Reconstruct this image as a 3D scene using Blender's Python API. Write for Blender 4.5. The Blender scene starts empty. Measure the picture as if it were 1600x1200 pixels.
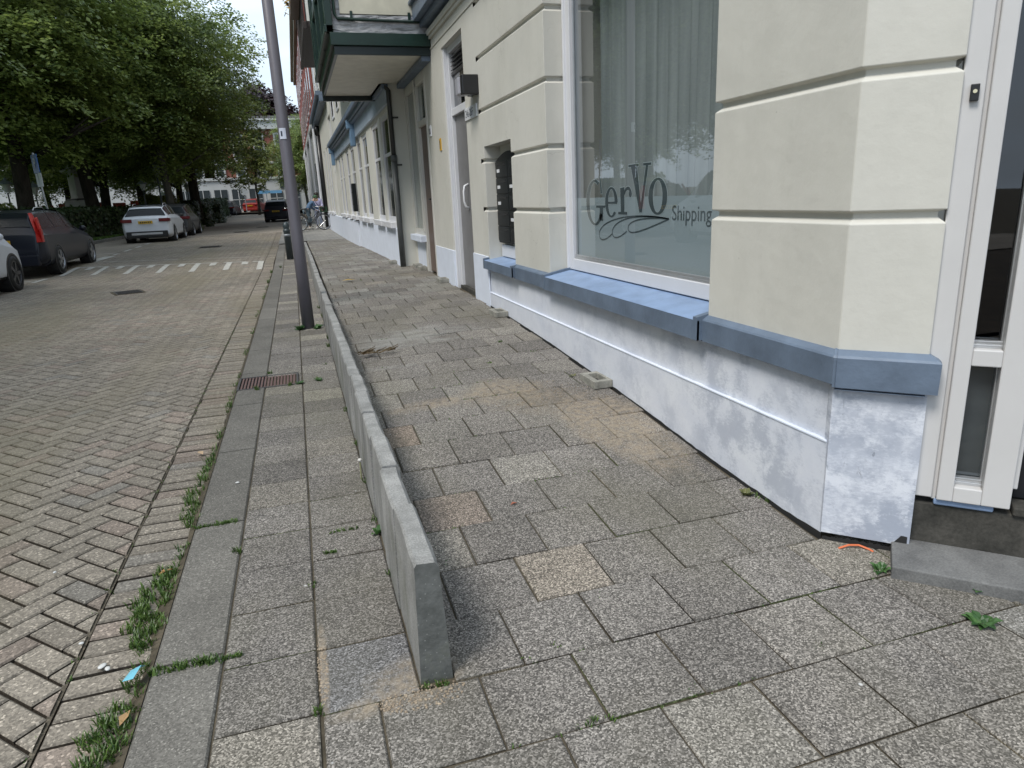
import bpy, bmesh, math, random
from mathutils import Vector, Matrix
from mathutils import noise as mnoise
R = math.radians
C = bpy.context.scene.collection
scn = bpy.context.scene

# ------------------------------------------------------------------ camera, world, sun, exposure
SW, SH, FPX = 1600.0, 1200.0, 1060.0
CAM_H = 1.38
yv = Vector((458 - 800, 320 - 600, FPX)).normalized()
a_ = 976 - 800
V_ = -(yv.x * a_ + yv.z * FPX) / yv.y
zv = -Vector((a_, V_, FPX)).normalized()
xv = yv.cross(zv)
cd = bpy.data.cameras.new('camera')
cam = bpy.data.objects.new('camera', cd); C.objects.link(cam)
cd.sensor_fit = 'HORIZONTAL'; cd.sensor_width = 36.0; cd.lens = FPX / SW * 36.0
cd.clip_start = 0.05; cd.clip_end = 1500
M = Matrix(((xv.x, -xv.y, -xv.z, 0), (yv.x, -yv.y, -yv.z, 0), (zv.x, -zv.y, -zv.z, CAM_H), (0, 0, 0, 1)))
cam.matrix_world = M
scn.camera = cam

SUN_ELEV, SUN_AZ = 56.0, 238.0          # azimuth measured clockwise from +Y
w = bpy.data.worlds.new('World'); scn.world = w; w.use_nodes = True
nt = w.node_tree; nt.nodes.clear()
def wn(t, **k):
    n = nt.nodes.new(t)
    for a, b in k.items(): setattr(n, a, b)
    return n
out = wn('ShaderNodeOutputWorld'); bg = wn('ShaderNodeBackground'); sky = wn('ShaderNodeTexSky')
sky.sky_type = 'NISHITA'; sky.sun_disc = False; sky.sun_elevation = R(SUN_ELEV); sky.sun_rotation = R(SUN_AZ)
sky.air_density = 1.3; sky.dust_density = 3.0
tc = wn('ShaderNodeTexCoord'); mp = wn('ShaderNodeMapping'); mp.inputs['Scale'].default_value = (1, 1, 2.6)
cl = wn('ShaderNodeTexNoise'); cl.inputs['Scale'].default_value = 2.2; cl.inputs['Detail'].default_value = 7; cl.inputs['Roughness'].default_value = .55
cr = wn('ShaderNodeValToRGB'); cr.color_ramp.elements[0].position = .30; cr.color_ramp.elements[1].position = .58
cr.color_ramp.elements[0].color = (.45, .45, .45, 1)
mx = wn('ShaderNodeMixRGB'); mx.inputs[2].default_value = (6.6, 7.8, 9.2, 1)
nt.links.new(tc.outputs['Generated'], mp.inputs['Vector']); nt.links.new(mp.outputs[0], cl.inputs['Vector'])
nt.links.new(cl.outputs['Fac'], cr.inputs[0]); nt.links.new(cr.outputs[0], mx.inputs[0])
nt.links.new(sky.outputs[0], mx.inputs[1]); nt.links.new(mx.outputs[0], bg.inputs[0])
bg.inputs[1].default_value = 0.10
nt.links.new(bg.outputs[0], out.inputs[0])

sl = bpy.data.lights.new('sun', 'SUN'); sl.energy = 2.0; sl.angle = R(20); sl.color = (1, .96, .9)
so = bpy.data.objects.new('sun', sl); C.objects.link(so)
sd = Vector((math.sin(R(SUN_AZ)) * math.cos(R(SUN_ELEV)), math.cos(R(SUN_AZ)) * math.cos(R(SUN_ELEV)), math.sin(R(SUN_ELEV))))
so.rotation_euler = sd.to_track_quat('Z', 'Y').to_euler()
vs = scn.view_settings
vs.view_transform = 'Standard'; vs.look = 'None'; vs.gamma = 1; vs.exposure = 0.57
scn.cycles.max_bounces = 6; scn.cycles.transparent_max_bounces = 12
scn.cycles.caustics_reflective = False; scn.cycles.caustics_refractive = False

rng = random.Random(7)

# ------------------------------------------------------------------ materials
MATS = {}
class NB:
    def __init__(s, name):
        s.m = bpy.data.materials.new(name); s.m.use_nodes = True
        s.t = s.m.node_tree; s.b = s.t.nodes['Principled BSDF']
        s.co = None
    def n(s, t, **k):
        n = s.t.nodes.new(t)
        for a, b in k.items():
            if a.startswith('i_'): n.inputs[a[2:].replace('_', ' ')].default_value = b
            else: setattr(n, a, b)
        return n
    def l(s, a, b): s.t.links.new(a, b)
    def obj(s):
        if not s.co: s.co = s.n('ShaderNodeTexCoord')
        return s.co.outputs['Object']
    def noise(s, scale, detail=4, rough=.55, vec=None, dist=0):
        n = s.n('ShaderNodeTexNoise'); n.inputs['Scale'].default_value = scale
        n.inputs['Detail'].default_value = detail; n.inputs['Roughness'].default_value = rough
        n.inputs['Distortion'].default_value = dist
        s.l(vec or s.obj(), n.inputs['Vector']); return n.outputs['Fac']
    def ramp(s, fac, stops):
        r = s.n('ShaderNodeValToRGB'); e = r.color_ramp.elements
        while len(e) < len(stops): e.new(.5)
        for q, (p, c) in zip(e, stops):
            q.position = p
            q.color = (c, c, c, 1) if isinstance(c, (int, float)) else (*c, 1)
        s.l(fac, r.inputs[0]); return r.outputs[0]
    def mix(s, fac, a, b, mode='MIX'):
        m = s.n('ShaderNodeMixRGB'); m.blend_type = mode
        for i, v in ((0, fac), (1, a), (2, b)):
            if isinstance(v, (int, float)): m.inputs[i].default_value = v if i == 0 else (v, v, v, 1)
            elif isinstance(v, tuple): m.inputs[i].default_value = (*v, 1)
            else: s.l(v, m.inputs[i])
        return m.outputs[0]
    def math(s, op, a, b=None, c=None):
        m = s.n('ShaderNodeMath'); m.operation = op
        for i, v in enumerate((a, b, c)):
            if v is None: continue
            if isinstance(v, (int, float)): m.inputs[i].default_value = v
            else: s.l(v, m.inputs[i])
        return m.outputs[0]
    def mapping(s, scale=(1, 1, 1), rot=(0, 0, 0), loc=(0, 0, 0), vec=None):
        m = s.n('ShaderNodeMapping'); m.inputs['Scale'].default_value = scale; m.inputs['Rotation'].default_value = rot
        m.inputs['Location'].default_value = loc
        s.l(vec or s.obj(), m.inputs['Vector']); return m.outputs[0]
    def color(s, c):
        if isinstance(c, tuple): s.b.inputs['Base Color'].default_value = (*c, 1)
        else: s.l(c, s.b.inputs['Base Color'])
    def bump(s, h, strength=.3, dist=.01):
        b = s.n('ShaderNodeBump'); b.inputs['Strength'].default_value = strength; b.inputs['Distance'].default_value = dist
        s.l(h, b.inputs['Height']); s.l(b.outputs[0], s.b.inputs['Normal'])
    def set(s, **k):
        for a, v in k.items():
            i = s.b.inputs[{'rough': 'Roughness', 'metal': 'Metallic', 'spec': 'Specular IOR Level', 'coat': 'Coat Weight', 'alpha': 'Alpha', 'trans': 'Transmission Weight'}[a]]
            if isinstance(v, (int, float)): i.default_value = v
            else: s.l(v, i)

def simple(name, c, rough=.6, metal=0, spec=.5, coat=0, var=.12, scale=6, bump=0, bscale=60):
    """a paint or plastic with slight uneven tone and fine surface relief"""
    if name in MATS: return MATS[name]
    s = NB(name)
    f = s.noise(scale, 5)
    d = tuple(x * (1 - var) for x in c); u = tuple(min(1, x * (1 + var * .6)) for x in c)
    s.color(s.ramp(f, [(.3, d), (.7, u)]))
    s.set(rough=rough, metal=metal, spec=spec, coat=coat)
    if bump: s.bump(s.noise(bscale, 4), bump, .003)
    MATS[name] = s.m; return s.m

def attr_tone(s, name='tone'):
    a = s.n('ShaderNodeAttribute'); a.attribute_name = name; return a.outputs['Color']

def m_tile():
    s = NB('washed_aggregate_tile')
    tone = attr_tone(s)
    v = s.n('ShaderNodeTexVoronoi'); v.inputs['Scale'].default_value = 225; s.l(s.obj(), v.inputs['Vector'])
    sp = s.n('ShaderNodeSeparateColor'); s.l(v.outputs['Color'], sp.inputs[0])
    grain = s.ramp(sp.outputs[0], [(.0, .34), (.35, .62), (.62, 1.08), (.85, 1.5), (1.0, 2.3)])
    col = s.mix(1.0, tone, grain, 'MULTIPLY')
    mott = s.ramp(s.noise(2.3, 6, .6), [(.25, .8), (.75, 1.14)])
    col = s.mix(1.0, col, mott, 'MULTIPLY')
    # olive algae film, patchy
    alg = s.ramp(s.noise(1.1, 5, .6, s.mapping((1, .6, 1), loc=(3, 1, 0))), [(.46, 0), (.70, .42)])
    col = s.mix(alg, col, (.145, .135, .095))
    # sand washed over the tiles
    geo = s.n('ShaderNodeSeparateXYZ'); s.l(s.obj(), geo.inputs[0])
    X, Y = geo.outputs[0], geo.outputs[1]
    nz = s.noise(3.0, 6, .62)
    nz2 = s.noise(26.0, 4, .6)
    def blob(cx, cy, ax, ay, ang, k=1.0):
        ca, sa = math.cos(ang), math.sin(ang)
        dx = s.math('SUBTRACT', X, cx); dy = s.math('SUBTRACT', Y, cy)
        u_ = s.math('DIVIDE', s.math('ADD', s.math('MULTIPLY', dx, ca), s.math('MULTIPLY', dy, sa)), ax)
        v_ = s.math('DIVIDE', s.math('SUBTRACT', s.math('MULTIPLY', dy, ca), s.math('MULTIPLY', dx, sa)), ay)
        d = s.math('ADD', s.math('MULTIPLY', u_, u_), s.math('MULTIPLY', v_, v_))
        return s.math('MULTIPLY', s.math('SUBTRACT', 1.0, d), k)
    b = blob(1.60, 3.35, .28, .75, R(4))
    b = s.math('MAXIMUM', b, blob(1.25, 4.0, .45, .34, R(-30), .8))
    b = s.math('MAXIMUM', b, blob(.72, 4.05, .45, .10, R(8), .5))
    b = s.math('MAXIMUM', b, blob(.16, 1.74, .17, .13, 0, .8))
    b = s.math('MAXIMUM', b, blob(-.085, 1.88, .022, .26, 0, 1))
    b = s.math('MAXIMUM', b, blob(.05, 1.68, .17, .05, .15, .7))
    b = s.math('MAXIMUM', b, blob(.30, 2.9, .07, .5, 0, .35))
    b = s.math('ADD', b, s.math('MULTIPLY', s.math('SUBTRACT', nz, .5), 2.2))
    sand = s.ramp(b, [(.05, 0), (.7, .75)])
    sand = s.mix(1.0, sand, s.ramp(nz2, [(.38, .25), (.6, 1)]), 'MULTIPLY')
    col = s.mix(sand, col, s.ramp(s.noise(90, 3), [(.3, (.23, .185, .13)), (.7, (.38, .315, .235))]))
    # pale cement smear
    c2 = s.math('ADD', s.math('MAXIMUM', blob(.85, 5.9, .75, .45, R(15)), blob(.7, 5.0, .5, .12, R(10), .6)), s.math('MULTIPLY', s.math('SUBTRACT', s.noise(2.2, 7, .7, s.mapping((1, 2.2, 1))), .52), 3.4))
    col = s.mix(s.ramp(c2, [(.3, 0), (.9, .42)]), col, (.36, .36, .34))
    # white paint drips and droppings
    v3 = s.n('ShaderNodeTexVoronoi'); v3.inputs['Scale'].default_value = 5.0; s.l(s.mapping(loc=(.3, .7, 0)), v3.inputs['Vector'])
    col = s.mix(s.ramp(v3.outputs['Distance'], [(.022, .8), (.034, 0)]), col, (.6, .6, .58))
    s.color(col); s.set(rough=.86, spec=.25)
    s.bump(s.math('ADD', sp.outputs[0], s.math('MULTIPLY', s.noise(14, 4), 1.2)), .35, .004)
    return s.m

def m_road():
    s = NB('worn_paving_bricks')
    tone = attr_tone(s)
    v = s.n('ShaderNodeTexVoronoi'); v.inputs['Scale'].default_value = 150; s.l(s.obj(), v.inputs['Vector'])
    sp = s.n('ShaderNodeSeparateColor'); s.l(v.outputs['Color'], sp.inputs[0])
    col = s.mix(1.0, tone, s.ramp(sp.outputs[0], [(.0, .6), (.5, .95), (.9, 1.2), (1, 2.1)]), 'MULTIPLY')
    col = s.mix(1.0, col, s.ramp(s.noise(.55, 6, .6), [(.25, .74), (.75, 1.2)]), 'MULTIPLY')
    col = s.mix(s.ramp(s.noise(.33, 4, .5, s.mapping((2.4, .5, 1), loc=(1.7, 0, 0))), [(.46, 0), (.62, .45)]), col, (.19, .165, .105))
    s.color(col); s.set(rough=.84, spec=.3)
    s.bump(s.math('ADD', sp.outputs[0], s.noise(24, 4)), .35, .004)
    return s.m

def m_plain(name, lo, hi, scale, rough=.9, bump=.3, bs=60):
    s = NB(name); s.color(s.mix(1.0, s.ramp(s.noise(scale, 6, .6), [(.3, lo), (.7, hi)]), s.ramp(s.noise(bs, 4), [(.3, .8), (.7, 1.2)]), 'MULTIPLY'))
    s.set(rough=rough, spec=.25); s.bump(s.noise(bs, 4), bump, .006); MATS[name] = s.m; return s.m

def m_kerb():
    s = NB('cast_concrete_kerb')
    v = s.n('ShaderNodeTexVoronoi'); v.inputs['Scale'].default_value = 210; s.l(s.obj(), v.inputs['Vector'])
    sp = s.n('ShaderNodeSeparateColor'); s.l(v.outputs['Color'], sp.inputs[0])
    tone = attr_tone(s)
    col = s.mix(1.0, tone, s.ramp(sp.outputs[0], [(.0, .62), (.6, 1.0), (.92, 1.2), (1, 1.9)]), 'MULTIPLY')
    col = s.mix(1.0, col, s.ramp(s.noise(3, 6, .62), [(.25, .78), (.75, 1.16)]), 'MULTIPLY')
    s.color(col); s.set(rough=.85, spec=.25); s.bump(sp.outputs[0], .25, .003); return s.m

def m_wallslab():
    s = NB('cast_concrete_slab')
    g = s.n('ShaderNodeSeparateXYZ'); s.l(s.obj(), g.inputs[0])
    streak = s.ramp(s.noise(9, 5, .6, s.mapping((1, 1, .12))), [(.3, .7), (.7, 1.12)])
    col = s.mix(1.0, s.ramp(s.noise(5, 6, .6), [(.3, (.235, .235, .225)), (.7, (.39, .385, .37))]), streak, 'MULTIPLY')
    v = s.n('ShaderNodeTexVoronoi'); v.inputs['Scale'].default_value = 55; s.l(s.obj(), v.inputs['Vector'])
    col = s.mix(s.ramp(v.outputs['Distance'], [(.05, .5), (.09, 0)]), col, (.42, .42, .40))
    al = s.ramp(s.math('ADD', s.noise(3, 5), s.math('MULTIPLY', g.outputs[2], -.6)), [(.42, 0), (.6, .5)])
    col = s.mix(al, col, (.115, .12, .085))
    sp2 = s.ramp(s.noise(170, 3, .6), [(.32, .72), (.55, 1.0), (.75, 1.25)])
    s.color(s.mix(1.0, col, sp2, 'MULTIPLY')); s.set(rough=.85, spec=.25); s.bump(s.noise(90, 5), .6, .004); return s.m

def m_stucco():
    s = NB('cream_painted_stucco')
    col = s.ramp(s.noise(.9, 5, .6), [(.3, (.585, .57, .51)), (.7, (.63, .615, .56))])
    d = s.ramp(s.noise(2.2, 7, .66, s.mapping((1, 1, .6))), [(.28, .90), (.55, 1.0)])
    col = s.mix(1.0, col, d, 'MULTIPLY')
    v = s.n('ShaderNodeTexVoronoi'); v.inputs['Scale'].default_value = 7; v.inputs['Randomness'].default_value = 1; s.l(s.obj(), v.inputs['Vector'])
    col = s.mix(s.ramp(v.outputs['Distance'], [(.018, .5), (.032, 0)]), col, (.33, .32, .28))
    s.color(col); s.set(rough=.55, spec=.35)
    vc = s.n('ShaderNodeTexVoronoi'); vc.feature = 'DISTANCE_TO_EDGE'; vc.inputs['Scale'].default_value = 1.6
    wv = s.n('ShaderNodeVectorMath'); wv.operation = 'ADD'; s.l(s.obj(), wv.inputs[0])
    nv = s.n('ShaderNodeTexNoise'); nv.inputs['Scale'].default_value = 5; nv.inputs['Detail'].default_value = 6; s.l(s.obj(), nv.inputs['Vector'])
    ms = s.n('ShaderNodeVectorMath'); ms.operation = 'SCALE'; ms.inputs['Scale'].default_value = .35; s.l(nv.outputs['Color'], ms.inputs[0]); s.l(ms.outputs[0], wv.inputs[1]); s.l(wv.outputs[0], vc.inputs['Vector'])
    ck = s.math('MULTIPLY', s.ramp(vc.outputs['Distance'], [(.0, 1), (.0035, 0)]), s.ramp(s.noise(1.1, 2), [(.56, 0), (.62, 1)]))
    col = s.mix(s.math('MULTIPLY', ck, .55), col, (.28, .27, .23))
    col = s.mix(s.math('MULTIPLY', s.ramp(s.noise(5, 7, .7, s.mapping((1, 1, .4))), [(.56, 0), (.72, 1)]), .16), col, (.36, .35, .30))
    s.color(col)
    h = s.math('ADD', s.noise(16, 6, .6), s.math('MULTIPLY', s.noise(2.6, 3), 2.6))
    s.bump(s.math('SUBTRACT', h, ck), .3, .006); return s.m

def m_whitewash(name, dirt):
    s = NB(name)
    f = s.noise(3.2, 8, .62, s.mapping((1, 1, 1.2)), dist=.3)
    f2 = s.noise(2.0, 5, .6)
    col = s.ramp(f, [(.30, (.60, .635, .71)), (.50, (.67, .695, .755)), (.68, (.72, .745, .79))])
    br = s.math('ADD', s.math('MULTIPLY', s.noise(5.5, 6, .62, dist=.25), .72), s.math('MULTIPLY', s.noise(48, 7, .75, s.mapping((1, 1, 2.2), rot=(.35, 0, .3)), dist=.4), .34))
    m = s.math('MULTIPLY', s.ramp(br, [(.49, 0), (.60, 1)] if dirt < .9 else [(.45, 0), (.57, 1)]), s.ramp(f2, [(.34, .2), (.54, 1)]))
    g = s.n('ShaderNodeSeparateXYZ'); s.l(s.obj(), g.inputs[0])
    if dirt < .9: m = s.math('MULTIPLY', m, s.ramp(s.math('MULTIPLY', g.outputs[1], .2), [(.02, 2.6), (.6, .7)]))
    col = s.mix(s.math('MULTIPLY', m, dirt * .85), col, (.31, .345, .42))
    n3 = s.noise(46, 6, .7, s.mapping((1, 1, .35), rot=(.9, 0, 0)), dist=1.0)
    col = s.mix(s.math('MULTIPLY', s.ramp(n3, [(.63, 0), (.69, 1)]), dirt * .8), col, (.22, .24, .28))
    s.color(col); s.set(rough=.55, spec=.35)
    s.bump(s.math('ADD', f, s.math('MULTIPLY', s.noise(40, 5), .4)), .4, .006); return s.m

def m_glass(name, tint=(.70, .73, .735), k=1.0):
    """window pane: clear with an angle dependent mirror reflection"""
    m = bpy.data.materials.new(name); m.use_nodes = True; t = m.node_tree; t.nodes.clear()
    o = t.nodes.new('ShaderNodeOutputMaterial'); g = t.nodes.new('ShaderNodeBsdfGlossy'); g.inputs['Roughness'].default_value = .012
    tr = t.nodes.new('ShaderNodeBsdfTransparent'); tr.inputs[0].default_value = (*tint, 1)
    lw = t.nodes.new('ShaderNodeLayerWeight'); lw.inputs[0].default_value = .5
    pw = t.nodes.new('ShaderNodeMath'); pw.operation = 'POWER'; pw.inputs[1].default_value = 3.2
    ml = t.nodes.new('ShaderNodeMath'); ml.operation = 'MULTIPLY_ADD'; ml.inputs[1].default_value = .85 * k; ml.inputs[2].default_value = .085 * k; ml.use_clamp = True
    mx = t.nodes.new('ShaderNodeMixShader')
    t.links.new(lw.outputs['Facing'], pw.inputs[0]); t.links.new(pw.outputs[0], ml.inputs[0]); t.links.new(ml.outputs[0], mx.inputs[0])
    t.links.new(tr.outputs[0], mx.inputs[1]); t.links.new(g.outputs[0], mx.inputs[2]); t.links.new(mx.outputs[0], o.inputs[0])
    return m

def m_leaf(name, a, b, tr=.35):
    m = bpy.data.materials.new(name); m.use_nodes = True; t = m.node_tree; p = t.nodes['Principled BSDF']
    at = t.nodes.new('ShaderNodeAttribute'); at.attribute_name = 'tone'
    rp = t.nodes.new('ShaderNodeValToRGB'); rp.color_ramp.elements[0].color = (*a, 1); rp.color_ramp.elements[1].color = (*b, 1)
    t.links.new(at.outputs['Fac'], rp.inputs[0]); t.links.new(rp.outputs[0], p.inputs['Base Color'])
    p.inputs['Roughness'].default_value = .42; p.inputs['Specular IOR Level'].default_value = .5
    tl = t.nodes.new('ShaderNodeBsdfTranslucent'); t.links.new(rp.outputs[0], tl.inputs[0])
    mx = t.nodes.new('ShaderNodeMixShader'); mx.inputs[0].default_value = tr
    o = [n for n in t.nodes if n.type == 'OUTPUT_MATERIAL'][0]
    t.links.new(p.outputs[0], mx.inputs[1]); t.links.new(tl.outputs[0], mx.inputs[2]); t.links.new(mx.outputs[0], o.inputs[0])
    MATS[name] = m; return m

def m_brick(name, c1, c2, mortar):
    s = NB(name)
    b = s.n('ShaderNodeTexBrick'); b.inputs['Scale'].default_value = 1; b.inputs['Brick Width'].default_value = .22; b.inputs['Row Height'].default_value = .065
    b.inputs['Mortar Size'].default_value = .006
    b.inputs['Color1'].default_value = (*c1, 1); b.inputs['Color2'].default_value = (*c2, 1); b.inputs['Mortar'].default_value = (*mortar, 1)
    s.l(s.mapping(rot=(0, R(90), R(90))), b.inputs['Vector'])
    s.color(s.mix(1, b.outputs['Color'], s.ramp(s.noise(.7, 5), [(.3, .75), (.7, 1.15)]), 'MULTIPLY')); s.set(rough=.85); return s.m

def m_bark(name, a, b):
    s = NB(name); s.color(s.ramp(s.noise(9, 6, .65, s.mapping((1, 1, .25))), [(.3, a), (.7, b)])); s.set(rough=.9, spec=.2)
    s.bump(s.noise(14, 5, .6, s.mapping((1, 1, .2))), .8, .03); return s.m

T_TILE, T_ROAD, T_KERB, T_SLAB = m_tile(), m_road(), m_kerb(), m_wallslab()
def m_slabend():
    s = NB('shaded_stained_slab_end')
    col = s.ramp(s.noise(11, 7, .65), [(.3, (.075, .078, .072)), (.7, (.175, .178, .168))])  # base darkened to stand in for shade on the end, with stains
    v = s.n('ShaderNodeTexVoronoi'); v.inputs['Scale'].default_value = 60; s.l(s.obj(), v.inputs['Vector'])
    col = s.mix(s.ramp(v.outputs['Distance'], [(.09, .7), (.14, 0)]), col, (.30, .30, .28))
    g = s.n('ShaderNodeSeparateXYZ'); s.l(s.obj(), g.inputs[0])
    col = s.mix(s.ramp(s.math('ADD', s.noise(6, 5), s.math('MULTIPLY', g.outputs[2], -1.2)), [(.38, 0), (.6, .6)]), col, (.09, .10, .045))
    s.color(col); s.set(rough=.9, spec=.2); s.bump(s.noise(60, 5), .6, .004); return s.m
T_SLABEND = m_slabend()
STUCCO = m_stucco(); WASH = m_whitewash('whitewashed_plinth', .28); WASH2 = m_whitewash('streaky_whitewash', 1.0)
WASHP = simple('white_painted_plinth', (.72, .77, .87), .5, var=.06, bump=.2)
CREAM = simple('cream_woodwork', (.62, .60, .55), .4, var=.03, bump=.05)
WHITEP = simple('white_woodwork', (.66, .665, .69), .35, var=.03, bump=.05)
GREYP = simple('light_grey_woodwork', (.58, .57, .56), .38, var=.03, bump=.05)
SLATE = simple('slate_blue_paint', (.125, .165, .225), .48, var=.22, scale=7, bump=.6, bscale=34)
SILLTOP = simple('sky_lit_blue_paint', (.235, .33, .50), .45, var=.2, scale=6, bump=.35, bscale=40)  # skylight on the sill tops put into the colour; also paints the base strip
LBLUE = simple('light_blue_grey_paint', (.35, .42, .50), .45, var=.15, scale=2)
ALU = simple('aluminium_bead', (.55, .56, .57), .3, metal=.7)
DARKGAP = simple('bitumen_and_dark_gaps', (.018, .018, .018), .8)  # foot bitumen; slots, wheel and vent wells get their inner shade as flat black
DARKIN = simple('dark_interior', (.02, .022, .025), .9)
DKGREEN = simple('dark_green_paint', (.006, .026, .018), .35, var=.2)
GREYFIN = simple('grey_door_paint', (.17, .165, .165), .4)
BROWNW = simple('brown_stained_wood', (.15, .105, .085), .45)
GLASS = m_glass('window_glass'); CARGLASS = m_glass('car_glass', (.08, .09, .1), 1.2)
DOORGLASS = m_glass('tinted_glass', (.25, .27, .3), 1.0)
CONC = m_plain('rough_concrete', (.20, .195, .17), (.33, .32, .28), 9)
STEPM = m_plain('worn_blue_stone', (.10, .10, .10), (.19, .19, .185), 7, bs=150)
RISER = m_plain('dirty_stone', (.025, .025, .022), (.085, .08, .07), 6, bs=80)
SOIL = m_plain('joint_soil', (.045, .038, .026), (.12, .10, .07), 5)
ROADJ = m_plain('joint_sand', (.025, .02, .015), (.085, .066, .048), 3)
PAINTW = m_plain('worn_road_paint', (.33, .32, .29), (.50, .49, .45), 8, bs=20)
IRON = simple('cast_iron', (.05, .045, .042), .6, bump=.3)
RUST = simple('rusty_grating', (.13, .075, .065), .7, bump=.4, var=.3, scale=20)
POLEM = simple('purple_grey_pole_paint', (.125, .118, .138), .42, var=.12, scale=3, bump=.1)
PIPED = simple('grey_drainpipe', (.085, .09, .09), .5, var=.2)
BLACKP = simple('black_plastic', (.012, .012, .013), .35)
WHITEPL = simple('white_plastic', (.72, .73, .75), .35)
RUBBER = simple('tyre_rubber', (.018, .018, .018), .8)
RIM = simple('alloy_wheel', (.42, .43, .45), .3, metal=.8)
CHROME = simple('chrome', (.7, .7, .7), .12, metal=1)

# ------------------------------------------------------------------ mesh helpers
class MB:
    def __init__(s): s.v = []; s.f = []; s.m = []; s.t = []; s.cm = 0; s.ct = None
    def quad(s, *p):
        i = len(s.v); s.v += [tuple(q) for q in p]; s.f.append(tuple(range(i, i + len(p)))); s.m.append(s.cm); s.t.append(s.ct)
    def add(s, vs, fs):
        i = len(s.v); s.v += [tuple(q) for q in vs]
        for f in fs: s.f.append(tuple(i + k for k in f)); s.m.append(s.cm); s.t.append(s.ct)
    def box(s, x0, x1, y0, y1, z0, z1):
        s.add([(x0, y0, z0), (x1, y0, z0), (x1, y1, z0), (x0, y1, z0), (x0, y0, z1), (x1, y0, z1), (x1, y1, z1), (x0, y1, z1)],
              [(0, 3, 2, 1), (4, 5, 6, 7), (0, 1, 5, 4), (1, 2, 6, 5), (2, 3, 7, 6), (3, 0, 4, 7)])
    def obox(s, c, ux, uy, uz):
        c = Vector(c); ux = Vector(ux); uy = Vector(uy); uz = Vector(uz)
        P = [c + a * ux + b * uy + d * uz for d in (-1, 1) for a, b in ((-1, -1), (1, -1), (1, 1), (-1, 1))]
        s.add(P, [(0, 3, 2, 1), (4, 5, 6, 7), (0, 1, 5, 4), (1, 2, 6, 5), (2, 3, 7, 6), (3, 0, 4, 7)])
    def prism(s, poly, z0, z1):
        n = len(poly)
        s.add([(x, y, z0) for x, y in poly] + [(x, y, z1) for x, y in poly],
              [tuple(range(n))[::-1], tuple(range(n, 2 * n))] + [(i, (i + 1) % n, n + (i + 1) % n, n + i) for i in range(n)])
    def xprism(s, poly, x0, x1):            # poly in (y,z)
        n = len(poly)
        s.add([(x0, y, z) for y, z in poly] + [(x1, y, z) for y, z in poly],
              [tuple(range(n))[::-1], tuple(range(n, 2 * n))] + [(i, (i + 1) % n, n + (i + 1) % n, n + i) for i in range(n)])
    def tube(s, pts, r, n=8, caps=True):
        pts = [Vector(p) for p in pts]; rs = r if isinstance(r, (list, tuple)) else [r] * len(pts)
        rings = []; up = None
        for i, p in enumerate(pts):
            d = (pts[min(i + 1, len(pts) - 1)] - pts[max(i - 1, 0)]).normalized()
            if up is None:
                up = Vector((0, 0, 1)) if abs(d.z) < .9 else Vector((1, 0, 0))
            u = d.cross(up).normalized(); v = u.cross(d).normalized(); up = v
            rings.append([p + rs[i] * (math.cos(2 * math.pi * k / n) * u + math.sin(2 * math.pi * k / n) * v) for k in range(n)])
        vs = [q for rg in rings for q in rg]; fs = []
        for i in range(len(pts) - 1):
            for k in range(n):
                a = i * n + k; b = i * n + (k + 1) % n
                fs.append((a, b, b + n, a + n))
        if caps: fs += [tuple(range(n))[::-1], tuple(range((len(pts) - 1) * n, len(pts) * n))]
        s.add(vs, fs)
    def lathe(s, prof, c=(0, 0, 0), n=16, axis='z', caps=True):
        vs = []; fs = []
        for r, z in prof:
            for k in range(n):
                a = 2 * math.pi * k / n; x, y = r * math.cos(a), r * math.sin(a)
                p = (x, y, z) if axis == 'z' else (z, x, y)
                vs.append((p[0] + c[0], p[1] + c[1], p[2] + c[2]))
        for i in range(len(prof) - 1):
            for k in range(n):
                a = i * n + k; b = i * n + (k + 1) % n; fs.append((a, b, b + n, a + n))
        if caps: fs += [tuple(range(n))[::-1], tuple(range((len(prof) - 1) * n, len(prof) * n))]
        s.add(vs, fs)
    def ball(s, c, rx, ry=None, rz=None, n=12, m=8):
        ry = ry or rx; rz = rz or rx
        vs = []; fs = []
        for i in range(m + 1):
            th = math.pi * i / m
            for k in range(n):
                a = 2 * math.pi * k / n
                vs.append((c[0] + rx * math.sin(th) * math.cos(a), c[1] + ry * math.sin(th) * math.sin(a), c[2] - rz * math.cos(th)))
        for i in range(m):
            for k in range(n):
                a = i * n + k; b = i * n + (k + 1) % n; fs.append((a, b, b + n, a + n))
        s.add(vs, fs)
    def build(s, name, mats, parent=None, origin=None, bevel=0, smooth=False, loc=None):
        me = bpy.data.meshes.new(name)
        o_ = Vector(origin) if origin else Vector((0, 0, 0))
        me.from_pydata([tuple(Vector(v) - o_) for v in s.v] if origin else s.v, [], s.f)
        mats = mats if isinstance(mats, (list, tuple)) else [mats]
        for m in mats: me.materials.append(m)
        if len(mats) > 1: me.polygons.foreach_set('material_index', s.m)
        if any(t is not None for t in s.t):
            at = me.color_attributes.new('tone', 'FLOAT_COLOR', 'CORNER'); data = []
            for f, t in zip(s.f, s.t):
                t = t if t is not None else (.5, .5, .5)
                if isinstance(t, float): t = (t, t, t)
                data += [t[0], t[1], t[2], 1] * len(f)
            at.data.foreach_set('color', data)
        if smooth: me.polygons.foreach_set('use_smooth', [True] * len(s.f))
        me.update()
        o = bpy.data.objects.new(name, me); C.objects.link(o)
        if parent: o.parent = parent
        if origin and not parent: o.location = origin
        if loc: o.location = loc
        if bevel:
            b = o.modifiers.new('bevel', 'BEVEL'); b.width = bevel; b.segments = 2; b.limit_method = 'ANGLE'; b.angle_limit = R(40)
        return o

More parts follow.
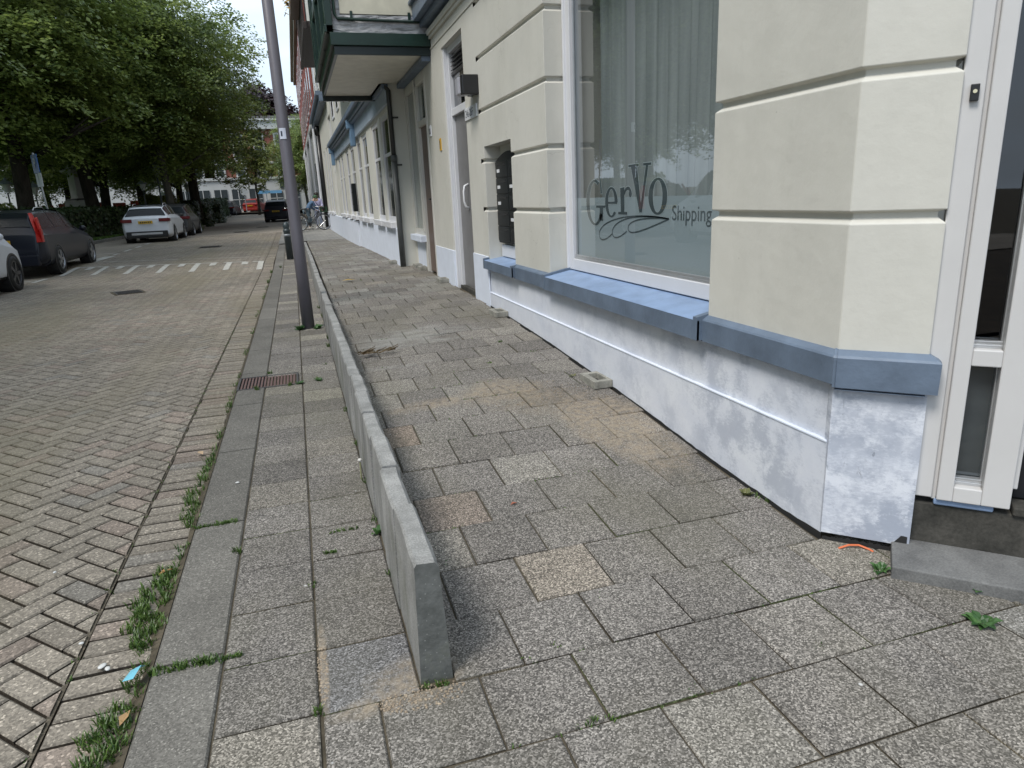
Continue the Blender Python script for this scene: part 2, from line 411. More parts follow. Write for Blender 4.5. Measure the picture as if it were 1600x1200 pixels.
def tag(o, label=None, cat=None, group=None, kind=None):
    if label: o['label'] = label
    if cat: o['category'] = cat
    if group: o['group'] = group
    if kind: o['kind'] = kind
    return o
def thing(name, label, cat, loc=(0, 0, 0), rz=0, group=None):
    o = bpy.data.objects.new(name, None); C.objects.link(o); o.location = loc; o.rotation_euler = (0, 0, rz)
    o.empty_display_size = .2
    return tag(o, label, cat, group)
def struct(o): o['kind'] = 'structure'; return o
def copy_thing(root, loc, rz=None, label=None, scale=None):
    r = root.copy(); C.objects.link(r); r.location = loc
    if rz is not None: r.rotation_euler = (0, 0, rz)
    if label: r['label'] = label
    if scale: r.scale = (scale, scale, scale)
    for ch in list(root.children):
        c = ch.copy(); C.objects.link(c); c.parent = r
        for g in list(ch.children):
            d = g.copy(); C.objects.link(d); d.parent = c
    return r
def lerp(tab, x):
    if x <= tab[0][0]: return tab[0][1]
    for (a, va), (b, vb) in zip(tab, tab[1:]):
        if x <= b: return va + (vb - va) * (x - a) / (b - a)
    return tab[-1][1]
def text_obj(name, txt, size, mat, parent, loc, rot, ext=.002, spx=1.0, align='LEFT'):
    cu = bpy.data.curves.new(name, 'FONT'); cu.body = txt; cu.size = size; cu.extrude = ext; cu.align_x = align
    o = bpy.data.objects.new(name, cu); C.objects.link(o)
    dg = bpy.context.evaluated_depsgraph_get(); me = bpy.data.meshes.new_from_object(o.evaluated_get(dg))
    bpy.data.objects.remove(o); bpy.data.curves.remove(cu)
    me.name = name; me.materials.clear(); me.materials.append(mat)
    q = bpy.data.objects.new(name, me); C.objects.link(q); q.location = loc; q.rotation_euler = rot; q.scale = (spx, 1, 1)
    if parent: q.parent = parent
    return q

# ------------------------------------------------------------------ ground heights
PAVE = [(1.72, 0), (2.05, .005), (2.9, .055), (3.5, .108), (3.9, .135), (4.5, .171), (5.07, .205), (6.1, .247), (7.2, .277), (8.9, .30), (10, .325), (13, .34), (16, .30), (19, .25), (23, .21), (30, .20), (200, .20)]
def hp(y): return lerp(PAVE, y)
def hl(y): return lerp([(-9, 0), (16.5, 0), (20, .09), (26, .16), (34, .19), (60, .2)], y)
def hq(x, y): return hp(y) - .028 * min(1, max(0, (1.855 - x) / 1.57)) * min(1, max(0, (y - 3) / 3)) * min(1, max(0, (16 - y) / 4))
def hr(x, y):
    yy = y + .45 * (x + .85)
    k = min(1, max(0, (yy - 16.7) / 1.5)); k = k * k * (3 - 2 * k)
    return -.02 + .07 * k + lerp([(0, 0), (21, 0), (32, .12), (57, .13), (77, .58), (88, .82), (400, .9)], y)

# ------------------------------------------------------------------ terrain sheet and far ground
g = MB()
XS = [-400, -120, -60, -30, -20, -14, -10, -8.3]
YS = [-60, -10, 0, 10, 20, 30, 40, 60, 80, 90, 130, 300, 700]
for i in range(len(XS) - 1):
    for j in range(len(YS) - 1):
        g.quad(*[(x, y, hr(-6, y) - .12) for x, y in ((XS[i], YS[j]), (XS[i + 1], YS[j]), (XS[i + 1], YS[j + 1]), (XS[i], YS[j + 1]))])
for y0, y1 in zip(YS, YS[1:]):
    g.quad(*[(x, y, (hr(-1, y) if y > 16 else 0) - .12) for x, y in ((-8.3, y0), (400, y0), (400, y1), (-8.3, y1))])
struct(g.build('ground', SOIL))

# ------------------------------------------------------------------ road surface of herringbone bricks
rd = MB()
def paver(mb, cx, cy, ang, L, W, zf, gap=.006, ch=.006, depth=.02, tone=(.2, .2, .2), tilt=.0012, edge=.76, side=(.05, .041, .031)):
    ca, sa = math.cos(ang), math.sin(ang); hl_, hw = L / 2 - gap / 2, W / 2 - gap / 2
    tz = [rng.uniform(-tilt, tilt) for _ in range(4)]; dz = rng.uniform(-tilt, tilt)
    vs = []
    for k, (a, b, z) in enumerate([(-hl_, -hw, -depth), (hl_, -hw, -depth), (hl_, hw, -depth), (-hl_, hw, -depth),
                       (-hl_, -hw, -ch), (hl_, -hw, -ch), (hl_, hw, -ch), (-hl_, hw, -ch),
                       (-hl_ + ch, -hw + ch, 0), (hl_ - ch, -hw + ch, 0), (hl_ - ch, hw - ch, 0), (-hl_ + ch, hw - ch, 0)]):
        x, y = cx + a * ca - b * sa, cy + a * sa + b * ca
        vs.append((x, y, zf(x, y) + z + tz[k % 4] * .6 + dz))
    i0 = len(mb.v); mb.v += vs; k_ = edge
    for f in [(8, 9, 10, 11)]: mb.f.append(tuple(i0 + q for q in f)); mb.m.append(0); mb.t.append(tone)
    for i in range(4):      # joint faces carry dried soil, the arris is coloured darker than the top
        mb.f.append(tuple(i0 + q for q in (i, (i + 1) % 4, 4 + (i + 1) % 4, 4 + i))); mb.m.append(0); mb.t.append(side)
        mb.f.append(tuple(i0 + q for q in (4 + i, 4 + (i + 1) % 4, 8 + (i + 1) % 4, 8 + i))); mb.m.append(0); mb.t.append(tuple(c * k_ for c in tone))
def brick_tone():
    k = rng.uniform(.86, 1.12); h = rng.random() * .96
    b = (.250, .220, .180) if h < .8 else ((.252, .208, .172) if h < .92 else (.225, .206, .178))
    return tuple(c * k for c in b)
BL, BW = .200, .100
ca, sa = math.cos(R(45)), math.sin(R(45))
Y_END = 34
N = int(45 / BW)
road_l = lambda y: -5.75 if y < 40 else -6.0
for u_ in range(-N, N):
    for v_ in range(-N, N):
        # herringbone lattice: unit cell of 4 widths
        r_ = (u_ - v_) % 4
        if r_ == 0: cx, cy, ang = (u_ + 1) * BW, (v_ + .5) * BW, 0
        elif r_ == 3 and True: cx, cy, ang = (u_ + .5) * BW, (v_ + 0) * BW, 90
        else: continue
        if r_ == 3: cy = (v_ + 1) * BW - 0 * BW
        x, y = cx * ca - cy * sa, cx * sa + cy * ca
        x += -3.4; 
        if x > -.76 or x < -5.85 or y < .3 or y > Y_END: continue
        paver(rd, x, y, R(45) + R(ang), BL, BW, hr, tone=brick_tone(), gap=.0095, ch=.006)
ro = rd.build('road', T_ROAD); struct(ro)
bm = bmesh.new(); bm.from_mesh(ro.data)
for px_, nx in ((-.859, 1), (-5.76, -1)):
    bmesh.ops.bisect_plane(bm, geom=bm.verts[:] + bm.edges[:] + bm.faces[:], dist=1e-5, plane_co=(px_, 0, 0), plane_no=(nx, 0, 0), clear_outer=True)
bm.to_mesh(ro.data); bm.free()
rd = MB()
# gutter course along the kerb
y = .3
while y < 46:
    for x0 in (-.735,):
        if y < Y_END or True:
            paver(rd, x0 + rng.uniform(-.003, .003), y, 0, .240, .100, lambda a, b: hr(a, b) - .004, tone=tuple(c * .95 for c in brick_tone()), gap=.012, tilt=.003)
    y += .1005
yy = .3
while yy < 46:
    rd.ct = (.10, .085, .062); rd.quad((-.866, yy, hr(-.86, yy) - .007), (-.850, yy, hr(-.86, yy) - .007), (-.850, yy + .5, hr(-.86, yy + .5) - .007), (-.866, yy + .5, hr(-.86, yy + .5) - .007)); yy += .5
struct(rd.build('gutter', T_ROAD))
g = MB()
ys = [-12 + 2 * k for k in range(0, 30)] + [48, 54, 60, 66, 72, 78, 84, 88]
yy = -12
rows = []
while yy < 90: rows.append(yy); yy += .5 if 14 < yy < 24 else 2
xs = [-8.3, -7.0, -5.765, -4.7, -3.4, -2.1, -.86, -.6]
for a, b in zip(rows, rows[1:]):
    for x0, x1 in zip(xs, xs[1:]):
        d = .019
        g.quad(*[(x, y, hr(x, y) - (d if y < Y_END + 1 and x > -5.8 else d - .01)) for x, y in ((x0, a), (x1, a), (x1, b), (x0, b))])
# side street in front of the end building
g.quad((-60, 76, hr(0, 88) - .06), (40, 76, hr(0, 88) - .06), (40, 140, hr(0, 88) - .03), (-60, 140, hr(0, 88) - .03))
struct(g.build('road_bed', ROADJ))
# smooth far road bricks and parking bay as one worn sheet with a fine brick pattern
s = NB('distant_paving')
b = s.n('ShaderNodeTexBrick'); b.inputs['Scale'].default_value = 1; b.inputs['Brick Width'].default_value = .21; b.inputs['Row Height'].default_value = .105; b.inputs['Mortar Size'].default_value = .006
b.inputs['Color1'].default_value = (.24, .21, .172, 1); b.inputs['Color2'].default_value = (.285, .25, .205, 1); b.inputs['Mortar'].default_value = (.10, .085, .07, 1)
s.l(s.obj(), b.inputs['Vector'])
s.color(s.mix(1, b.outputs['Color'], s.ramp(s.noise(.6, 6), [(.3, .78), (.7, 1.15)]), 'MULTIPLY')); s.set(rough=.85)
FARP = s.m
g = MB()
for a, b_ in zip(rows, rows[1:]):
    for x0, x1 in zip(xs, xs[1:]):
        if x1 <= -5.7 or a >= 34:
            g.quad(*[(x, y, hr(x, y) + .003) for x, y in ((x0, a), (x1, a), (x1, b_), (x0, b_))])
struct(g.build('parking_bay', FARP))
# painted markings
g = MB()
def strip(mb, p, q, wdt, z=.006):
    p = Vector((*p, 0)); q = Vector((*q, 0)); n = max(1, int((q - p).length / .15)); d = (q - p).normalized(); s_ = Vector((-d.y, d.x, 0)) * wdt / 2
    for k in range(n):
        a = p + (q - p) * k / n; b = p + (q - p) * (k + 1) / n
        if rng.random() < .04: continue
        mb.quad(*[(v.x, v.y, hr(v.x, v.y) + z) for v in (a - s_, b - s_, b + s_, a + s_)])
slant = lambda x, y0: y0 - .45 * (x + .85)
strip(g, (-5.6, slant(-5.6, 18.3)), (-.87, 18.3), .13)
strip(g, (-5.6, slant(-5.6, 20.0)), (-.9, 20.0), .07)
for k in range(7):
    x = -.93 - .765 * k
    strip(g, (x, slant(x, 16.75)), (x, slant(x, 18.25)), .13)
    if k < 7:
        x -= .38
        strip(g, (x, slant(x, 17.7)), (x, slant(x, 18.25)), .15)
for y0 in (13.6, 15.4, 17.4, 24.4, 26.3, 28.1, 29.9, 31.7, 34.6, 37.0):
    strip(g, (-5.66, y0), (-5.66 + (.02 if y0 > 20 else 0), y0 + .95), .12)
strip(g, (-8.1, 17.9), (-5.7, 17.9), .1); strip(g, (-8.1, 25.3), (-5.8, 25.6), .1)
strip(g, (-5.72, 22.2), (-5.62, 24.2), .32)
struct(g.build('road_markings', PAINTW))

# ------------------------------------------------------------------ pavements
TONES = [(.180, .166, .150)] * 6 + [(.164, .151, .136)] * 2 + [(.196, .180, .160)] * 4 + [(.212, .193, .166), (.22, .204, .18)]
def tile_side():
    q = rng.random()
    if q < .45: k = rng.uniform(.7, 1.3); return (.055 * k, .048 * k, .038 * k)
    if q < .8: k = rng.uniform(.8, 1.2); return (.16 * k, .14 * k, .105 * k)
    return (.085, .10, .045)
def tile_tone(x=9, y=0):
    b = rng.choice(TONES); k = rng.uniform(.90, 1.10); return tuple(c * k for c in b)
SPECIAL = {}
pv = MB()
P0 = .295
y0 = 1.397
row = 0
yy = y0 - P0 * 6
while yy < 24:
    row += 1
    off = (row % 2) * P0 / 2
    k = -4
    while True:
        x0 = .802 + k * P0 + off; x1 = x0 + P0; k += 1
        yc = yy + P0 / 2
        far = yy + P0 <= 1.72
        xl = -.095 if far else .288
        xr = 1.852 if yy > 1.98 else (1.852 + max(0, 1.985 - yy) if yy > 1.4 else 3.6)
        if far and x1 <= xl: continue
        if not far and x1 <= xl: continue
        if x0 >= xr: break
        a, b = max(x0, xl), min(x1, xr)
        if b - a < .03: continue
        t = tile_tone()
        if abs((a + b) / 2 - .92) < .12 and abs(yc - 2.14) < .1: t = (.238, .208, .172)
        if abs((a + b) / 2 - .45) < .12 and abs(yc - 2.74) < .1: t = (.215, .18, .15)
        if abs((a + b) / 2 - .45) < .12 and abs(yc - 3.62) < .1: t = (.22, .18, .145)
        if abs((a + b) / 2 - 1.84) < .14 and abs(yc - 1.55) < .1: t = (.215, .205, .19)
        if abs((a + b) / 2 - 2.1) < .2 and abs(yc - 1.25) < .1: t = (.23, .22, .205)
        if yc > 8 and rng.random() < .35: kk_ = rng.uniform(1.0, 1.45); t = tuple(c * kk_ for c in (.18, .172, .155))
        paver(pv, (a + b) / 2, yc, 0, b - a, P0, hq, gap=.006 if yc < 10 else .004, ch=.005, depth=.03, tone=t, tilt=.0028, edge=rng.uniform(.8, 1.0), side=tile_side())
    yy += P0
struct(pv.build('pavement', T_TILE))
# farther pavement beyond the tiles (same slabs, drawn by brick pattern)
g = MB()
for a in range(24, 76, 2):
    g.quad((.1, a, hp(a)), (1.85, a, hp(a)), (1.85, a + 2, hp(a + 2)), (.1, a + 2, hp(a + 2)))
    g.quad((-.62, a, hl(a) + .02), (.1, a, hp(a)), (.1, a + 2, hp(a + 2)), (-.62, a + 2, hl(a + 2) + .02))
s = NB('distant_slabs')
b = s.n('ShaderNodeTexBrick'); b.inputs['Scale'].default_value = 1; b.inputs['Brick Width'].default_value = .3; b.inputs['Row Height'].default_value = .3; b.inputs['Mortar Size'].default_value = .006
b.inputs['Color1'].default_value = (.17, .165, .155, 1); b.inputs['Color2'].default_value = (.26, .25, .225, 1); b.inputs['Mortar'].default_value = (.09, .085, .07, 1)
s.l(s.obj(), b.inputs['Vector']); s.color(b.outputs['Color']); s.set(rough=.85)
struct(g.build('far_pavement', s.m))
# lower strip: two slab columns, then kerbstones
lp = MB()
for c, (xa, xb) in enumerate(((-.385, -.10), (-.10, .186))):
    yy = -.1 + (.0 if c else .2)
    yy = (1.985 - .298 * 7) if c else (2.296 - .298 * 8)
    while yy < 24:
        t = tile_tone(); 
        if abs(yy - 1.7) < .16 and c == 1: t = (.17, .165, .165)
        xbb = xb if yy > 1.6 or c == 0 else -.1
        if c == 1 and yy < 1.42: yy += .298; continue
        if c == 0 and (5.50 < yy + .15 < 5.95):
            paver(lp, -.115, yy + .149, 0, .03, .298, lambda X, Y: hl(Y), tone=t); yy += .298; continue
        if rng.random() < .07 and yy > 4: t = (.27, .25, .21)
        paver(lp, (xa + xbb) / 2, yy + .149, 0, xbb - xa, .298, lambda X, Y: hl(Y), gap=.007, ch=.005, depth=.03, tone=t, tilt=.0025, edge=rng.uniform(.8, 1.0), side=tile_side())
        yy += .298
struct(lp.build('lower_pavement', T_TILE))
kb = MB()
yy = -.02 - .9
KL = [1.0] * 60
for L in KL:
    a, b = yy, yy + L
    kk_ = rng.uniform(.88, 1.15); t = tuple(c * kk_ for c in (.160, .151, .134))
    segs = [(a, b)]
    if a < 5.9 and b > 5.52:
        segs = [(a, 5.52)] if a < 5.5 else []
        if b > 5.93: segs.append((5.93, b))
    for (p, q) in segs:
        if q - p < .04: continue
        n = max(1, int((q - p) / .5))
        for k in range(n):
            s0, s1 = p + (q - p) * k / n, p + (q - p) * (k + 1) / n
            g0 = .006 if k == 0 else 0; g1 = .006 if k == n - 1 else 0
            vs = []
            for y in (s0 + g0, s1 - g1):
                z = hl(y)
                for x, dz in ((-.602, -.16), (-.602, -.016), (-.588, 0), (-.394, .001), (-.388, -.006), (-.388, -.16)): vs.append((x, y, z + dz))
            kb.ct = t
            kb.add(vs, [(i, i + 6, i + 7, i + 1) for i in range(5)] + [(0, 1, 2, 3, 4, 5), (11, 10, 9, 8, 7, 6)])
    yy += L
struct(kb.build('kerb', T_KERB))
g = MB()
sy = [-3, 0, 1.3, 1.72, 2.05, 2.9, 3.5, 3.9, 4.5, 5.07, 6.1, 7.2, 8.9, 10, 13, 16, 19, 23, 30]
for a, b in zip(sy, sy[1:]):
    g.quad((.28, a, hq(.28, a) - .010), (3.8, a, hp(a) - .010), (3.8, b, hp(b) - .010), (.28, b, hq(.28, b) - .010))
    g.quad((-.39, a, hl(a) - .009), (.28, a, hl(a) - .009), (.28, b, hl(b) - .009), (-.39, b, hl(b) - .009))
struct(g.build('joint_bed', SOIL))

# ------------------------------------------------------------------ low retaining wall of L shaped slabs
rw = thing('retaining_wall', 'low grey concrete retaining wall of upright slabs dividing the two pavements', 'wall', (.235, 1.7, 0))
bounds = [1.715, 2.13, 2.50, 2.89, 3.25, 3.65, 4.03, 4.41, 4.76, 5.14, 5.52, 5.90, 6.26, 6.65, 7.15]
while bounds[-1] < 23: bounds.append(bounds[-1] + .4)
def wtop(y): return lerp([(1.6, .386), (9, .382), (14, .375), (17, .33), (20, .275), (24, .215)], y)
for i, (a, b) in enumerate(zip(bounds, bounds[1:])):
    g = MB(); a += .003; b -= .003; dx = rng.uniform(-.004, .004)
    dz = rng.uniform(-.005, .004)
    sx_ = lambda y: -.018 * min(1, max(0, (y - 4) / 5))
    prof = lambda y: [(.183, -.15), (.198 + sx_(y), wtop(y) - .010), (.205 + sx_(y), wtop(y)), (.258 + sx_(y), wtop(y) - .003), (.270 + sx_(y), wtop(y) - .022), (.290, -.15)]
    n = 4
    vs = []
    for k in range(n + 1):
        y = a + (b - a) * k / n
        for j, (x, z) in enumerate(prof(y)):
            jit = (rng.uniform(-.0018, .0018) if 0 < j < 5 else 0)
            vs.append((x + dx + jit - .235, y - 1.7, z + dz + (jit if j else 0)))
    fs = []
    for k in range(n):
        for j in range(5): fs.append((k * 6 + j, (k + 1) * 6 + j, (k + 1) * 6 + j + 1, k * 6 + j + 1))
    fs += [(0, 1, 2, 3, 4, 5), tuple(n * 6 + q for q in (5, 4, 3, 2, 1, 0))]
    g.add(vs, fs)
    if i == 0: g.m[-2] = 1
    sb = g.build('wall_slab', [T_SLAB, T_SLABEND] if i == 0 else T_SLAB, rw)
    if i == 0: tag(sb, 'end slab whose end face has shade and stains in its colour')

# ------------------------------------------------------------------ corner building
def offset_path(path, d):
    """shift an open plan path to its left by d with mitred corners"""
    res = []
    n = len(path)
    for i, p in enumerate(path):
        p = Vector(p)
        def nrm(a, b):
            v = (Vector(b) - Vector(a)).normalized(); return Vector((-v.y, v.x))
        if i == 0: m = nrm(path[0], path[1])
        elif i == n - 1: m = nrm(path[-2], path[-1])
        else:
            a, b = nrm(path[i - 1], path[i]), nrm(path[i], path[i + 1]); m = a + b; m = m / max(.3, m.dot(a))
        res.append(p + m * d)
    return res
def skin(mb, path, prof, off=0):
    """wall face along a plan path; prof = [(z, inset)] ; outside is on the right of the path's left normal"""
    rings = [[(q.x, q.y, z) for q in offset_path(path, off + ins)] for z, ins in prof]
    n = len(path)
    vs = [v for r_ in rings for v in r_]
    mb.add(vs, [(j * n + i, j * n + i + 1, (j + 1) * n + i + 1, (j + 1) * n + i) for j in range(len(rings) - 1) for i in range(n - 1)])
def fine(path, step=.25):
    return path
GZ = [1.25, 1.715, 2.18, 2.655, 3.13, 3.6, 4.07]
def grooved(z0, z1):
    pr = [(z0, 0)]
    for gz in GZ:
        if z0 + .03 < gz < z1 - .03: pr += [(gz + -.024, 0), (gz - .006, .024), (gz + .014, .024), (gz + .020, 0)]
    return pr + [(z1, 0)]
# the path runs so that its left normal points INTO the wall: walk from far to near?  facade outward is -X,
# walking +Y the left normal is -X, so walk -Y (left normal = +X)
XF = 1.855
CH0 = (1.855, 1.985); CH1 = (2.060, 1.780)
bld = thing('corner_building', 'cream stuccoed corner building with grooved courses, a blue band and a whitewashed plinth', 'building', (1.855, 1.985, 0))
BO = (1.855, 1.985, 0)
def B(mb, name, mats, parent=None, bevel=0, smooth=False):
    o = mb.build(name, mats, None, origin=BO, bevel=bevel, smooth=smooth)
    o.location = (0, 0, 0); o.parent = parent or bld
    return o
W = MB()
pA = [(2.30, 2.835), (1.855, 2.835), CH0, CH1, (2.22, 1.94)]
skin(W, pA, grooved(.75, 3.35))
pB_low = [(2.02, 5.92), (1.855, 5.92), (1.855, 5.03), (2.30, 5.03)]
skin(W, pB_low, grooved(.75, 1.845))
skin(W, [(1.855, 6.93), (1.855, 5.03), (2.30, 5.03)], [(z, i) for z, i in grooved(1.845, 3.35)])
skin(W, [(1.855, 6.93), (1.855, 6.80), (2.02, 6.80)], grooved(.70, 1.845))
# niche soffit and back
W.quad((1.855, 5.92, 1.845), (2.10, 5.92, 1.845), (2.10, 6.80, 1.845), (1.855, 6.80, 1.845))
W.quad((2.02, 5.90, .7), (2.02, 6.82, .7), (2.02, 6.82, 1.9), (2.02, 5.90, 1.9))
# plain flat wall up to the door, end stops of the grooves
def flat(y0, y1, z0, z1, x=XF): W.quad((x, y1, z0), (x, y0, z0), (x, y0, z1), (x, y1, z1))
flat(6.93, 7.45, -.05, 3.35); flat(7.45, 8.475, 3.05, 3.35)
W.quad((XF, 7.45, -.05), (2.25, 7.45, -.05), (2.25, 7.45, 3.05), (XF, 7.45, 3.05))       # door reveal
W.quad((XF, 8.475, -.05), (2.03, 8.475, -.05), (2.03, 8.475, 3.05), (XF, 8.475, 3.05))
W.quad((XF, 7.45, 3.05), (2.25, 7.45, 3.05), (2.25, 8.475, 3.05), (XF, 8.475, 3.05))
flat(8.475, 9.60, -.05, 3.35); flat(9.60, 11.3, 3.0, 3.35)
W.quad((XF, 9.6, -.05), (2.15, 9.6, -.05), (2.15, 9.6, 3.0), (XF, 9.6, 3.0))
# wall above window head and upper storeys
flat(2.835, 5.03, 3.15, 3.35)
W.quad((XF, 2.835, 3.15), (2.3, 2.835, 3.15), (2.3, 5.03, 3.15), (XF, 5.03, 3.15))
W.box(1.86, 9, 2.0, 11.3, 3.36, 12.5)
W.prism([(1.86, 2.0), (2.06, 1.79), (4.6, -.75), (9, -.75), (9, 2.0)], 3.36, 12.5)
W.box(2.32, 9, 2.84, 11.3, -.1, 3.35)
W.quad((2.3, 5.03, .6), (2.3, 2.835, .6), (2.3, 2.835, 3.2), (2.3, 5.03, 3.2)) if False else None
for zz in GZ:
    if zz < 3.3: W.box(1.853, 1.88, 6.925, 6.932, zz - .024, zz + .02) if False else None
B(W, 'wall', STUCCO, bevel=.0035)
# moulding string and slate coloured gutter above the door
g = MB(); g.cm = 0
g.xprism([(6.4, 0), (6.4, 0)], 0, 0) if False else None
g.box(1.81, 1.857, 5.0, 11.2, 3.30, 3.36); g.box(1.83, 1.857, 5.0, 11.2, 3.26, 3.30); g.box(1.845, 1.857, 5.0, 11.2, 3.15, 3.165)
B(g, 'string_course', STUCCO, bevel=.006)
g = MB(); g.box(1.66, 1.86, 5.0, 9.1, 3.46, 3.64); g.box(1.74, 1.86, 5.0, 9.1, 3.40, 3.46); g.box(1.62, 1.86, 5.0, 9.1, 3.64, 3.68)
B(g, 'gutter_cornice', SLATE, bevel=.008)

# plinth
P = MB()
def plinth_face(mb, path, prof, mi=0):
    mb.cm = mi; skin(mb, path, prof)
low = [(-.12, 0), (.395, 0), (.408, 0), (.414, .006), (.414, .012), (.66, .012)]
path = [(1.855, 7.45)] + [(1.855, 7.45 - .2 * k) for k in range(1, 27)] + [(1.855, 1.99)]
skin(P, path, [(-.12, -.003), (.400, -.003), (.409, .000), (.413, .012), (.66, .012)])
B(P, 'plinth', WASH)
g = MB()
g.obox((1.8545, 4.6, .409), (.006, 0, 0), (0, 2.6, 0), (0, 0, .0045))
B(g, 'plinth_moulding', WASHP, bevel=.002)
g = MB()
pc = offset_path([(1.87, 2.02), CH0, CH1, (2.25, 1.97)], -.008)
skin(g, [tuple(p) for p in pc], [(.035, 0), (.10, 0), (.3, 0), (.5, 0), (.635, .0)])
B(g, 'corner_plinth_block', WASH2)
# dark bituminous foot with ragged top edge
g = MB()
n = 120; pts = []
for k in range(n + 1):
    y = 7.45 - (7.45 - 1.985) * k / n
    pts.append((1.855, y))
pp = pts
q = offset_path(pp, -.006)
for k in range(n):
    a, b = q[k], q[k + 1]
    near = 1 - min(1, (pp[k][1] - 1.98) / 5)
    ha = hp(pp[k][1]) + .004 + .012 * near * (.6 + abs(mnoise.noise((pp[k][1] * 9, 0, 3)))); hb = hp(pp[k + 1][1]) + .004 + .012 * near * (.6 + abs(mnoise.noise((pp[k + 1][1] * 9, 0, 3))))
    if pp[k][1] < 2.25: ha += .012 * (2.25 - pp[k][1]) / .27; 
    if pp[k + 1][1] < 2.25: hb += .012 * (2.25 - pp[k + 1][1]) / .27
    g.quad((a.x, a.y, -.05), (b.x, b.y, -.05), (b.x, b.y, hb), (a.x, a.y, ha))
m = 40
ce = offset_path([CH0, CH1], -.010)
for k in range(m):
    f0, f1 = k / m, (k + 1) / m
    h_ = lambda f: .018 + .014 * abs(mnoise.noise((f * 11, 1, 2))) + (.055 if f > .80 else 0) * min(1, (f - .80) * 8)
    a = ce[0].lerp(ce[1], f0); b = ce[0].lerp(ce[1], f1)
    g.quad((a.x, a.y, -.05), (b.x, b.y, -.05), (b.x, b.y, h_(f1)), (a.x, a.y, h_(f0)))
a, b = ce; g.quad((b.x, b.y, -.05), (b.x + .1, b.y + .1, -.05), (b.x + .1, b.y + .1, .07), (b.x, b.y, .07))
B(g, 'plinth_foot', DARKGAP)
# blue band
g = MB()
bp = [(.640, -.006), (.650, -.030), (.752, -.032), (.760, -.026), (.778, .004)]
skin(g, [(2.4, 2.825), (1.855, 2.825), CH0], bp) if False else None
skin(g, [(1.855, 2.845), CH0, CH1, (2.13, 1.85)], bp)
h2 = MB(); skin(h2, [(1.855, 5.90), (1.855, 4.99)], bp); B(h2, 'painted_band', SLATE)
off = offset_path([(1.855, 2.0), CH0, CH1, (2.13, 1.85)], 0)
B(g, 'painted_band', SLATE, bevel=.0)
# small proud joint on the chamfer band (thicker end piece)
g = MB(); skin(g, [(1.848, 1.992), CH1, (2.11, 1.83)], [(.634, .0), (.640, -.036), (.752, -.038), (.760, -.030), (.780, .004)])
c0 = offset_path([CH0, CH1], -.041)
g.quad((1.855, 1.985, .63), (c0[0].x, c0[0].y, .63), (c0[0].x, c0[0].y, .757), (1.855, 1.985, .782))
g.quad((1.855, 1.985, .630), (2.06, 1.78, .630), (c0[1].x, c0[1].y, .632), (c0[0].x, c0[0].y, .632))
B(g, 'band_end_block', SLATE)

# sills: raised ends, sloping top
def sill(y0, y1, xf, z0, z1, zback, xb, name='window_sill'):
    g = MB(); g.cm = 0
    g.xprism([(y0, z0), (y1, z0), (y1, z1), (y0, z1)], xf, xf + .012)              # front
    g.quad((xf, y0, z0), (xf, y1, z0), (xb, y1, z0 - 0), (xb, y0, z0))
    for ya, yb in ((y0, y0 + .035), (y1 - .035, y1)):
        g.add([(xf - .002, ya, z0), (xb, ya, z0), (xb, ya, zback + .02), (xf - .002, ya, z1 + .018), (xf - .002, yb, z0), (xb, yb, z0), (xb, yb, zback + .02), (xf - .002, yb, z1 + .018)],
              [(0, 1, 2, 3), (7, 6, 5, 4), (0, 3, 7, 4), (3, 2, 6, 7), (0, 4, 5, 1)])
    o = B(g, name, SLATE, bevel=0)
    t = MB(); t.quad((xf - .001, y0 + .035, z1 + .001), (xb, y0 + .035, zback), (xb, y1 - .035, zback), (xf - .001, y1 - .035, z1 + .001))
    u = B(t, 'sill_top', SILLTOP); u.parent = o
    return o
sill(2.835, 5.03, 1.795, .655, .752, .800, 2.06)
sill(5.86, 6.84, 1.795, .662, .745, .775, 2.02)

# large window
def rect_frame(g, x0, x1, y0, y1, z0, z1, wl, wr, wb, wt):
    g.box(x0, x1, y0, y0 + wl, z0, z1); g.box(x0, x1, y1 - wr, y1, z0, z1)
    g.box(x0, x1, y0 + wl, y1 - wr, z0, z0 + wb); g.box(x0, x1, y0 + wl, y1 - wr, z1 - wt, z1)
g = MB(); rect_frame(g, 2.012, 2.11, 2.838, 5.028, .800, 3.15, .085, .10, .085, .09)
g.box(1.995, 2.02, 5.0, 5.028, .80, 3.15)
win = B(g, 'window', WHITEP, bevel=.005)
g = MB(); g.quad((2.05, 4.93, .885), (2.05, 2.92, .885), (2.05, 2.92, 3.06), (2.05, 4.93, 3.06)); gl = B(g, 'pane', GLASS); gl.parent = win
g = MB(); g.box(2.022, 2.048, 2.92, 4.93, .886, .900); g.box(2.030, 2.049, 2.92, 4.93, .900, .916); g.box(2.036, 2.050, 4.915, 4.93, .916, 3.06); g.box(2.026, 2.05, 2.92, 2.935, .9, 3.06)
u = B(g, 'glazing_bead', ALU, bevel=.002); u.parent = win
